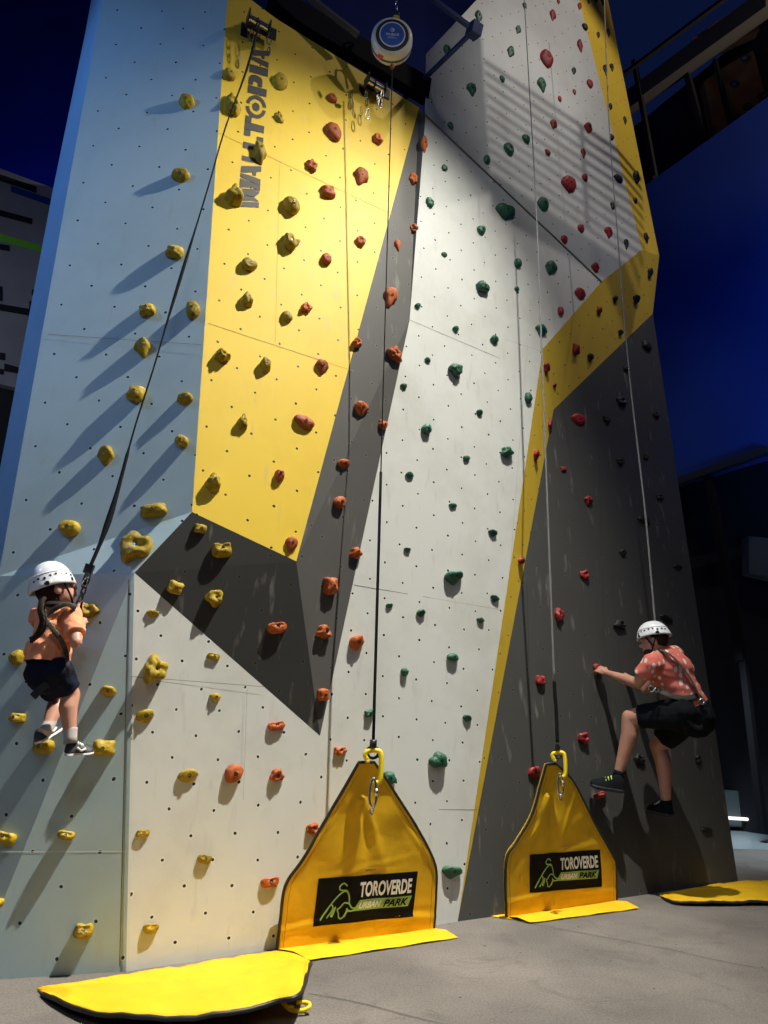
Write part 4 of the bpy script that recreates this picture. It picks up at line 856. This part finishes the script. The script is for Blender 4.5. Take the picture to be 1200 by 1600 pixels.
t.cap(shR, .052, shR.lerp(elR, .72), .054, True); t.ell(shR, (.053,)*3); t.cap(shL, .05, shL.lerp(elL, .7), .052, True); t.ell(shL, (.051,)*3)
t.make('shirt', M_tee, ch, .006, 3, .011, 15, 3, cut=[(c_(71, 1036, 3.70), -up_t)])
t = Body(); t.ell(c_(74, 1048, 3.71), (.110, .094, .072)); t.cap(c_(73, 1034, 3.70), .096, c_(76, 1052, 3.70), .105)
t.cap(hpR, .076, c_(107, 1079, 3.73), .061, True); t.ell(hpR, (.077,)*3); t.cap(hpL, .077, c_(88, 1083, 3.87), .061, True); t.ell(hpL, (.077,)*3)
t.make('shorts', M_short, ch, .006, 4, .006, 16, 9)
for (an, kn) in ((anR, knR), (anL, knL)):
    mb = MB(); mb.lathe([(.0335, .0), (.031, .03), (.0335, .065), (.033, .075)], an-(kn-an).normalized()*.03, (kn-an), 18); mb.build('sock', M_sock, ch, smooth=True)
shoe(ch, c_(101, 1180, 3.72), c_(146, 1177, 3.80), (0, -.1, 1), .075, .072, M_sole)
shoe(ch, c_(60, 1162, 3.78), c_(94, 1140, 3.93), (-.3, 0, 1), .075, .07, M_sole, M_sole)
t = Body(); t.ell(head+hb@V((0, -.022, -.008)), (.076, .074, .088), hb); t.make('hair', M_hair, ch, .005, 2, .004, 45, cut=[(head+hb@V((0, .012, 0)), hb@V((0, 1, .1)))])
helmet(ch, head+hb@V((0, -.012, .022)), hb, .092, .113, .124)
mb = MB(); mb.tube(smoothcurve([head+hb@V((.074, .03, .01)), head+hb@V((.066, .05, -.06)), head+hb@V((.02, .062, -.10)), head+hb@V((-.06, .05, -.06)), head+hb@V((-.074, .03, .01))], 5), .005, 6); mb.build('chin_strap', M_web, ch, smooth=True)
# harness of the child: straps laid on the back
sb = lambda u, v, Y: c_(u, v, Y)
strapped(ch, 'shoulder_strap', [sb(117, 950, 3.60), sb(105, 944, 3.58), sb(92, 948, 3.57), sb(76, 958, 3.565), sb(70, 966, 3.56), sb(84, 985, 3.575), sb(97, 1003, 3.60), sb(104, 1022, 3.62)], .012, M_harn2, (.1, -1, .2))
strapped(ch, 'shoulder_strap', [sb(66, 945, 3.60), sb(68, 958, 3.565), sb(69, 972, 3.555), sb(66, 985, 3.56), sb(56, 995, 3.57), sb(47, 1000, 3.585)], .015, M_harn, (0, -1, .2))
strapped(ch, 'back_strap', [sb(64, 942, 3.60), sb(75, 942, 3.585), sb(92, 942, 3.58), sb(112, 945, 3.60), sb(120, 946, 3.64)], .012, M_harn, (0, -1, .6))
strapped(ch, 'side_strap', [sb(103, 1015, 3.61), sb(105, 1028, 3.60), sb(106, 1042, 3.585), sb(107, 1056, 3.60)], .010, M_harn, (.5, -1, 0))
strapped(ch, 'hanging_strap', [sb(74, 1068, 3.60), sb(62, 1078, 3.585), sb(51, 1089, 3.58)], .020, M_harn, (0, -1, 0))
mb = MB(); pp_ = smoothcurve([sb(72, 930, 3.60), sb(66, 940, 3.565), sb(64, 955, 3.545), sb(67, 970, 3.54), sb(62, 985, 3.545), sb(55, 996, 3.555), sb(50, 1003, 3.565)], 7); nn_ = len(pp_)
for k_ in range(5):
    mb.tube([p+V((.008*cos(k_*1.26+i*.25), -.004, .008*sin(k_*1.26+i*.25))) for i, p in enumerate(pp_)], [.0095*(1-.65*i/nn_) for i in range(nn_)], 7)
mb.build('ponytail', M_hair, ch, smooth=True)
# connector between strap and child
cc = empty('strap_connector', at(138, 890, 3.70), 'black buckle and swivel carabiner on the strap just above the child', 'clip')
m = MB(); m.box(at(139, 889, 3.71), (.045, .022, .05), Matrix.Rotation(.2, 3, 'Y')); m.build('buckle', M_black, cc)
m = MB(); m.tube([at(138, 896, 3.71), at(135, 906, 3.70), at(131, 918, 3.69)], [.016, .020, .014], 10); m.build('sleeve', M_web, cc, smooth=True)
for (u_, v_, s1, mt) in ((134, 909, .05, M_steel), (131, 922, .055, M_black), (127, 933, .05, M_steel)):
    biner_mesh(at(u_, v_, 3.68), (.25, 0, 1), V((0, -1, 0)), s1, s1*.5, .0045).build('carabiner', mt, cc, smooth=True)
m = MB(); m.tube([at(128, 926, 3.68), at(121, 940, 3.66), at(117, 950, 3.64)], .006, 6); m.tube([at(129, 926, 3.69), at(128, 940, 3.70), at(126, 952, 3.72)], .006, 6); m.build('lanyard', M_web, cc, smooth=True)

# ---- adult
ad = empty('person', at(1035, 1265, 6.1), 'adult in patterned coral shirt and black shorts climbing the charcoal panel', 'person')
def a_(u, v, Y=5.95):
    k = AW[0]
    return at(u, v, Y-k)
AW = [0.0]
wy = hit(932, 1046)[0].y; AW[0] = 6.33-wy; print('adult wall y', wy, hit(1040, 1268)[0].y, hit(922, 1222)[0].y, hit(1040, 1040)[0].y)
AS = 1.02
head = a_(1022, 1000, 5.92); hb = frame((-.80, .45, -.18), (.0, .1, 1))
b = Body()
b.ell(head, (.078, .098, .112), hb); b.ell(head+hb@V((0, .04, -.055)), (.058, .062, .065), hb)
b.ell(head+hb@V((0, .108, -.025)), (.013, .022, .017), hb); b.ell(head+hb@V((0, .095, -.068)), (.026, .014, .009), hb); b.ell(head+hb@V((0, .085, -.10)), (.026, .024, .022), hb)
b.ell(head+hb@V((0, .088, .018)), (.05, .015, .012), hb)
for s_ in (-1, 1): b.ell(head+hb@V((s_*.077, -.008, -.025)), (.011, .022, .033), hb)
neck = a_(1035, 1018, 5.93); b.cap(head+V((.02, 0, -.05)), .055, neck, .058)
chest = a_(1046, 1046, 5.93); waist = a_(1066, 1082, 5.93); hip = a_(1076, 1108, 5.93)
b.ell(chest, (.165, .12, .16)); b.cap(chest, .13, waist, .12); b.ell(hip, (.155, .14, .13))
shL = a_(1019, 1036, 5.82); elL = a_(996, 1068, 5.93); wrL = a_(949, 1052, 6.22); shR = a_(1052, 1024, 6.08); elR = a_(1010, 1078, 6.35); wrR = a_(975, 1055, 6.52)
b.chain([(neck, .055), (shL, .060), (elL, .043), (elL.lerp(wrL, .3), .044), (wrL, .027)]); b.chain([(neck, .055), (shR, .058), (elR, .042), (wrR, .027)])
hd = hit(932, 1044)[0]
hand(b, wrL, (hd-wrL).normalized()*.6+V((-.6, .35, .35)), (.2, .9, -.5), 1.05, 1.0, 1); hand(b, wrR, V((-.3, .8, .4)), (0, .7, -.7), 1.0, 1.0, -1)
hpL = a_(1062, 1112, 5.85); knL = a_(985, 1122, 6.08); anL = a_(967, 1206, 6.13); hpR = a_(1075, 1118, 6.02); knR = a_(1028, 1165, 6.22); anR = a_(1041, 1252, 6.24)
b.chain([(hpL, .10), (knL, .068), (knL.lerp(anL, .3)+V((.018, -.01, 0)), .066), (anL, .036)]); b.chain([(hpR, .10), (knR, .066), (knR.lerp(anR, .3)+V((.02, -.01, 0)), .064), (anR, .036)])
b.make('body', M_skin2, ad, .0065, 4)
# hair and beard
t = Body(); t.ell(head+hb@V((0, -.02, .0)), (.083, .092, .09), hb); t.make('hair', M_hair, ad, .007, 2, cut=[(head+hb@V((0, .02, 0)), hb@V((0, 1, .15)))])
t = Body(); t.ell(head+hb@V((0, .055, -.088)), (.058, .052, .042), hb); t.make('beard', M_hair, ad, .006, 2, .003, 40)
m, nt, bb = nodes('coral_print'); tc = nt.nodes.new('ShaderNodeTexCoord'); vo = nt.nodes.new('ShaderNodeTexVoronoi'); vo.inputs['Scale'].default_value = 19; mp = nt.nodes.new('ShaderNodeMapping'); mp.inputs['Scale'].default_value = (1.25, 1, .75); mp.inputs['Rotation'].default_value = (0, .5, 0)
nt.links.new(tc.outputs['Object'], mp.inputs[0]); nt.links.new(mp.outputs[0], vo.inputs[0]); rp = nt.nodes.new('ShaderNodeValToRGB'); E_ = rp.color_ramp.elements; E_[0].position = 0; E_[0].color = (.72, .68, .60, 1); E_[1].position = .40; E_[1].color = (.62, .15, .11, 1)
e = E_.new(.30); e.color = (.74, .62, .54, 1); e = E_.new(.36); e.color = (.62, .15, .11, 1); nt.links.new(vo.outputs['Distance'], rp.inputs[0]); nt.links.new(rp.outputs[0], bb.inputs['Base Color']); bb.inputs['Roughness'].default_value = .85; M_coral = m
t = Body(); t.ell(chest, (.185, .15, .165)); t.cap(a_(1040, 1036, 5.93), .13, waist, .145); t.cap(waist, .145, a_(1078, 1108, 5.93), .15, True); t.cap(shL, .080, shR, .080); t.cap(neck+V((.01, 0, .0)), .066, chest, .12)
t.cap(shL, .076, shL.lerp(elL, .62), .078, True); t.ell(shL, (.078,)*3); t.cap(shR, .076, shR.lerp(elR, .5), .078, True); t.ell(shR, (.077,)*3)
t.make('shirt', M_coral, ad, .008, 4, .010, 11, 4, cut=[(neck+V((0, 0, .04)), (-.35, 0, 1)), (a_(1078, 1103, 5.93), (.42, 0, -1))])
t = Body(); t.ell(a_(1080, 1113, 5.93), (.17, .155, .135)); t.cap(waist.lerp(hip, .6), .135, a_(1086, 1122, 5.93), .15)
t.cap(hpL+V((0, 0, -.02)), .135, a_(999, 1119, 6.03), .090, True); t.ell(hpL, (.130,)*3); t.cap(hpR, .125, a_(1036, 1156, 6.18), .092, True); t.ell(hpR, (.13,)*3)
t.make('shorts', M_short2, ad, .008, 4, .010, 10, 5)
lime = mat('lime_stripe', (.45, .65, .08), .5)
s1_ = shoe(ad, a_(973, 1238, 6.10), a_(922, 1229, 6.10), (.1, -.2, 1), .115, .13, lime, M_shoe, M_short2)
s2_ = shoe(ad, a_(1049, 1277, 6.20), a_(1014, 1268, 6.42), (0, -.1, 1), .115, .13, M_sole, M_shoe, M_short2)
for an, kn in ((anL, knL), (anR, knR)):
    mb = MB(); mb.lathe([(.043, -.01), (.041, .03), (.043, .05)], an-(kn-an).normalized()*.04, (kn-an), 18); mb.build('sock', M_short2, ad, smooth=True)
helmet(ad, head+hb@V((0, -.006, .040)), hb, .108, .130, .112)
mb = MB(); mb.tube(smoothcurve([head+hb@V((-.088, -.04, .03)), head+hb@V((-.086, .0, -.05)), head+hb@V((-.05, .05, -.125)), head+hb@V((.05, .05, -.125)), head+hb@V((.086, 0, -.05)), head+hb@V((.088, -.04, .03))], 5), .006, 6)
mb.tube([head+hb@V((-.09, .05, .03)), head+hb@V((-.084, .01, -.06))], .006, 6); mb.build('chin_strap', M_web, ad, smooth=True)
strapped(ad, 'shoulder_strap', [a_(1030, 1014, 5.86), a_(1040, 1019, 5.80), a_(1055, 1030, 5.765), a_(1072, 1050, 5.77), a_(1084, 1070, 5.775), a_(1093, 1088, 5.78), a_(1100, 1100, 5.80)], .020, M_harn2, (.3, -1, .3))
strapped(ad, 'waist_belt', [a_(1022, 1076, 5.86), a_(1040, 1084, 5.785), a_(1058, 1090, 5.765), a_(1078, 1090, 5.77), a_(1094, 1087, 5.80), a_(1104, 1092, 5.90)], .022, M_harn, (.1, -1, .1))
strapped(ad, 'leg_loop', [a_(1062, 1096, 5.76), a_(1068, 1112, 5.74), a_(1080, 1130, 5.75), a_(1094, 1138, 5.78), a_(1103, 1128, 5.84)], .016, M_harn, (.1, -1, .1))
m = MB(); m.torus(a_(1018, 1076, 5.80), (0, -1, 0), .022, .005); m.torus(a_(1026, 1078, 5.78), (.5, -1, 0), .018, .005); m.torus(a_(1097, 1096, 5.76), (0, -1, 0), .02, .006); m.build('buckles', M_steel, ad, smooth=True)

# ------------------------------------------------------------------ surroundings
def same_h(p, u, v): d = ray(u, v); return O+d*((p.z-CAMH)/d.z)
# left: striped wall, dark below
La = at(0, 263, 7.0); Lb = same_h(La, 92, 297); nL = (Lb-La).cross(V((0, 0, 1))).normalized()
def lp(u, v, off=0): return on(u, v, La, nL)+(nL if nL.dot(O-La) > 0 else -nL)*off
lwall = empty('side_wall', La, 'grey wall with black, blue and green dashes behind the left edge of the tower', 'wall')
d_ = (Lb-La).normalized()
def lpoly(px, m, off, name='dash', ext=0):
    mb = MB(); mb.add([lp(u, v, off) for u, v in px], [tuple(range(len(px)))]); return mb.build(name, m, lwall, recalc=False)
zb = lp(0, 600).z
mb = MB(); P = [La-d_*3, La+d_*2.2]; b_ = V((0, 0, zb-La.z)); bk = V((0, .12, 0))
vs = [P[0], P[1], P[1]+b_, P[0]+b_]; mb.add(vs+[p+bk for p in vs], [(0, 1, 2, 3), (7, 6, 5, 4), (0, 4, 5, 1), (3, 2, 6, 7), (1, 5, 6, 2), (0, 3, 7, 4)]); mb.build('painted_panel', mat('grey_blue_wall', (.36, .38, .42), .7, var=.15, scale=1.5), lwall)
mk = mat('black_stripe', (.01, .012, .02), .7); mbu = mat('blue_stripe', (.01, .05, .35), .6); mg = mat('green_stripe', (.22, .75, .05), .6)
for px, m_ in (([(-60, 252), (-60, 263), (57, 302), (57, 292)], mk), ([(17, 290), (17, 300), (100, 329), (100, 318)], mbu), ([(-60, 312), (-60, 322), (50, 351), (51, 342)], mk), ([(-60, 348), (-60, 360), (100, 404), (100, 394)], mg),
        ([(-60, 370), (-60, 380), (15, 393), (15, 384)], mk), ([(-60, 465), (-60, 475), (60, 496), (60, 485)], mk), ([(-20, 444), (-20, 466), (4, 471), (4, 448)], mk), ([(46, 470), (44, 502), (90, 512), (92, 482)], mk), ([(50, 452), (49, 461), (90, 468), (90, 460)], mk), ([(-20, 548), (-20, 560), (8, 563), (8, 552)], mk), ([(7, 568), (6, 580), (29, 584), (29, 574)], mk), ([(-20, 574), (-20, 583), (6, 586), (6, 577)], mk)): lpoly(px, m_, .004)
mb = MB(); vs = [P[0]+b_+bk, P[1]+b_+bk*1, V((P[1].x, P[1].y+.12, 0)), V((P[0].x, P[0].y+.12, 0))]; mb.add(vs+[p+bk for p in vs], [(0, 1, 2, 3), (7, 6, 5, 4)]); mb.build('dark_base', mat('near_black_wall', (.012, .014, .02), .8), lwall)
# far blue walls
def bigwall(name, a, b, z0, z1, m, label):
    mb = MB(); a = V((*a, 0)[:3]); b = V((*b, 0)[:3]); t = (b-a).normalized().cross(V((0, 0, 1)))*.2
    vs = [V((a.x, a.y, z0)), V((b.x, b.y, z0)), V((b.x, b.y, z1)), V((a.x, a.y, z1))]; mb.add(vs+[p+t for p in vs], [(0, 1, 2, 3), (7, 6, 5, 4), (0, 4, 5, 1), (1, 5, 6, 2), (2, 6, 7, 3), (3, 7, 4, 0)])
    return tag(mb.build(name, m), label, 'wall')
M_deep = mat('deep_blue_wall', (.012, .03, .22), .75, var=.25, scale=.5)
bigwall('back_wall', (-16, 14.5), (3, 14.5), 0, 22, M_deep, 'deep blue hall wall filling the upper left behind the tower')
M_rblue = mat('royal_blue_wall', (.012, .055, .34), .7, var=.2, scale=.8)
Ra = at(1016, 300, 10.0); Rb = same_h(Ra, 1200, 170); dR = (Rb-Ra).normalized(); nR = dR.cross(V((0, 0, 1))).normalized()
zbR = on(1045, 765, Ra, nR).z
bigwall('blue_wall', Ra-dR*3, Rb+dR*2.5, zbR, Ra.z, M_rblue, 'royal blue wall panel right of the tower')
# dark structure upper right with timber coloured panels
bigwall('dark_wall', Ra-dR*3+nR*(-.6 if nR.dot(O-Ra) > 0 else .6), Rb+dR*2.5+nR*(-.6 if nR.dot(O-Ra) > 0 else .6), 0, Ra.z*1.20, mat('dark_hall_wall', (.006, .007, .012), .9), 'almost black wall under and above the royal blue panel')
def rp_(u, v, off=.0): return on(u, v, Ra, nR)+(nR if nR.dot(O-Ra) > 0 else -nR)*off
M_ply = mat('brown_ply', (.40, .15, .03), .7, var=.3, scale=3)
pw = empty('far_climbing_wall', rp_(1150, 120, -.2), 'dim orange climbing wall high in the background at upper right', 'climbing wall')
for px in ([(1092, 122), (1122, 100), (1145, 212), (1115, 232)], [(1122, 100), (1170, 72), (1197, 175), (1145, 212)], [(1075, 55), (1160, -5), (1180, 40), (1080, 88)]):
    mb = MB(); f1 = [rp_(u, v, -.12) for u, v in px]; f2 = [p+V((0, .15, 0)) for p in f1]; mb.add(f1+f2, [(0, 1, 2, 3), (7, 6, 5, 4), (0, 4, 5, 1), (1, 5, 6, 2), (2, 6, 7, 3), (3, 7, 4, 0)]); mb.build('ply_panel', M_ply, pw)
for px in ([(1010, 168), (1072, 128), (1092, 235), (1040, 270)],):
    mb = MB(); f1 = [rp_(u, v, -.2) for u, v in px]; f2 = [p+V((0, .15, 0)) for p in f1]; mb.add(f1+f2, [(0, 1, 2, 3), (7, 6, 5, 4), (0, 4, 5, 1), (1, 5, 6, 2), (2, 6, 7, 3), (3, 7, 4, 0)]); mb.build('dark_panel', mat('dim_panel', (.012, .013, .016), .8), pw)
for u, v in ((1144, 128), (1164, 164), (1146, 180), (1187, 147), (1160, 88), (1124, 44)):
    mb = MB(); mb.add(*ell(rp_(u, v, -.06), (.07, .05, .05), None, 12, 8)); mb.build('climbing_grip', M_hk, pw, smooth=True)
M_bd = mat('dark_steel', (.009, .009, .011), .7, spec=.15)
beam(rp_(985, 175, .2), rp_(1215, 12, .2), .22, mat('dark_steel2', (.03, .031, .03), .6), label='wide dark beam rising to the right across the upper right corner', hgt=.34)
beam(rp_(1000, 140, .5), rp_(1205, -5, .5), .06, M_bd, label='thin dark beam above the wide one at upper right')
beam(rp_(1008, 108, .3), rp_(1042, 288, .3), .07, M_bd, label='slanting dark post above the royal blue panel')
beam(rp_(1118, 95, .02), rp_(1150, 222, .02), .06, M_bd, label='dark joint post between the dim orange panels')
beam(rp_(1080, 122, .1), rp_(1112, 240, .1), .09, M_bd, label='dark post at the left side of the dim orange panels')
beam(rp_(1128, 752, .3), rp_(1180, 1035, .3), .10, M_bd, label='slanting dark post under the royal blue panel')
beam(rp_(1040, 775, .35), rp_(1225, 712, .35), .10, mat('edge_steel', (.03, .033, .04), .5), label='dark beam along the lower edge of the royal blue panel')
beam(rp_(1183, 1035, .3), rp_(1215, 1300, .3), .08, M_bd, label='lower dark post beside the right frame edge')
mb = MB(); pts = [rp_(1159, 835, -.15), rp_(1215, 840, -.15), rp_(1215, 905, -.15), rp_(1161, 893, -.15)]; mb.add(pts+[p+V((0, .2, 0)) for p in pts], [(0, 1, 2, 3), (7, 6, 5, 4), (0, 4, 5, 1), (3, 2, 6, 7), (0, 3, 7, 4)]); tag(mb.build('ceiling_duct', mat('duct_grey', (.10, .105, .10), .5)), 'dull grey duct box at the right edge above the climbers', 'duct')
# low lit bench with light line, far right
bn = empty('display_counter', G(1180, 1305), 'low counter with a white light bar at the far right', 'counter')
Yb = G(1180, 1300).y
a = at(1140, 1292, Yb); b2 = at(1260, 1298, Yb)
mb = MB(); c0 = (a+b2)/2; mb.box((c0.x, Yb+.3, c0.z*.5+.25), ((b2-a).length, .5, max(.2, c0.z+.4))); mb.build('body', mat('counter_front', (.10, .13, .14), .5), bn)
p1 = at(1120, 1277, Yb-.02); p2 = at(1215, 1283, Yb-.02); mb = MB(); mb.tube([p1, p2], .02, 8); mb.build('light_bar', mat('white_light', (.8, .8, .75), .4, emit=((1, .98, .9), 1.2)), bn)
mb = MB(); mb.box(at(1174, 1258, Yb+.2), (.22, .15, .12)); mb.build('blue_lamp', mat('blue_light', (.05, .1, .8), .4, emit=((.05, .12, 1), 1.0)), bn)
nw = 0
spot('structure_fill_light', (7.5, 4.0, 7.0), rp_(1140, 120), 2600, (1, .75, .5), 60, 1, .3)  # added fill that makes the brown panels at upper right visible
spot('counter_fill_light', (G(1175, 1330)+V((0, 0, 3.0))), G(1175, 1325), 420, (.75, .9, 1), 70, .8, .2)  # added fill brightening the pale floor strip by the counter
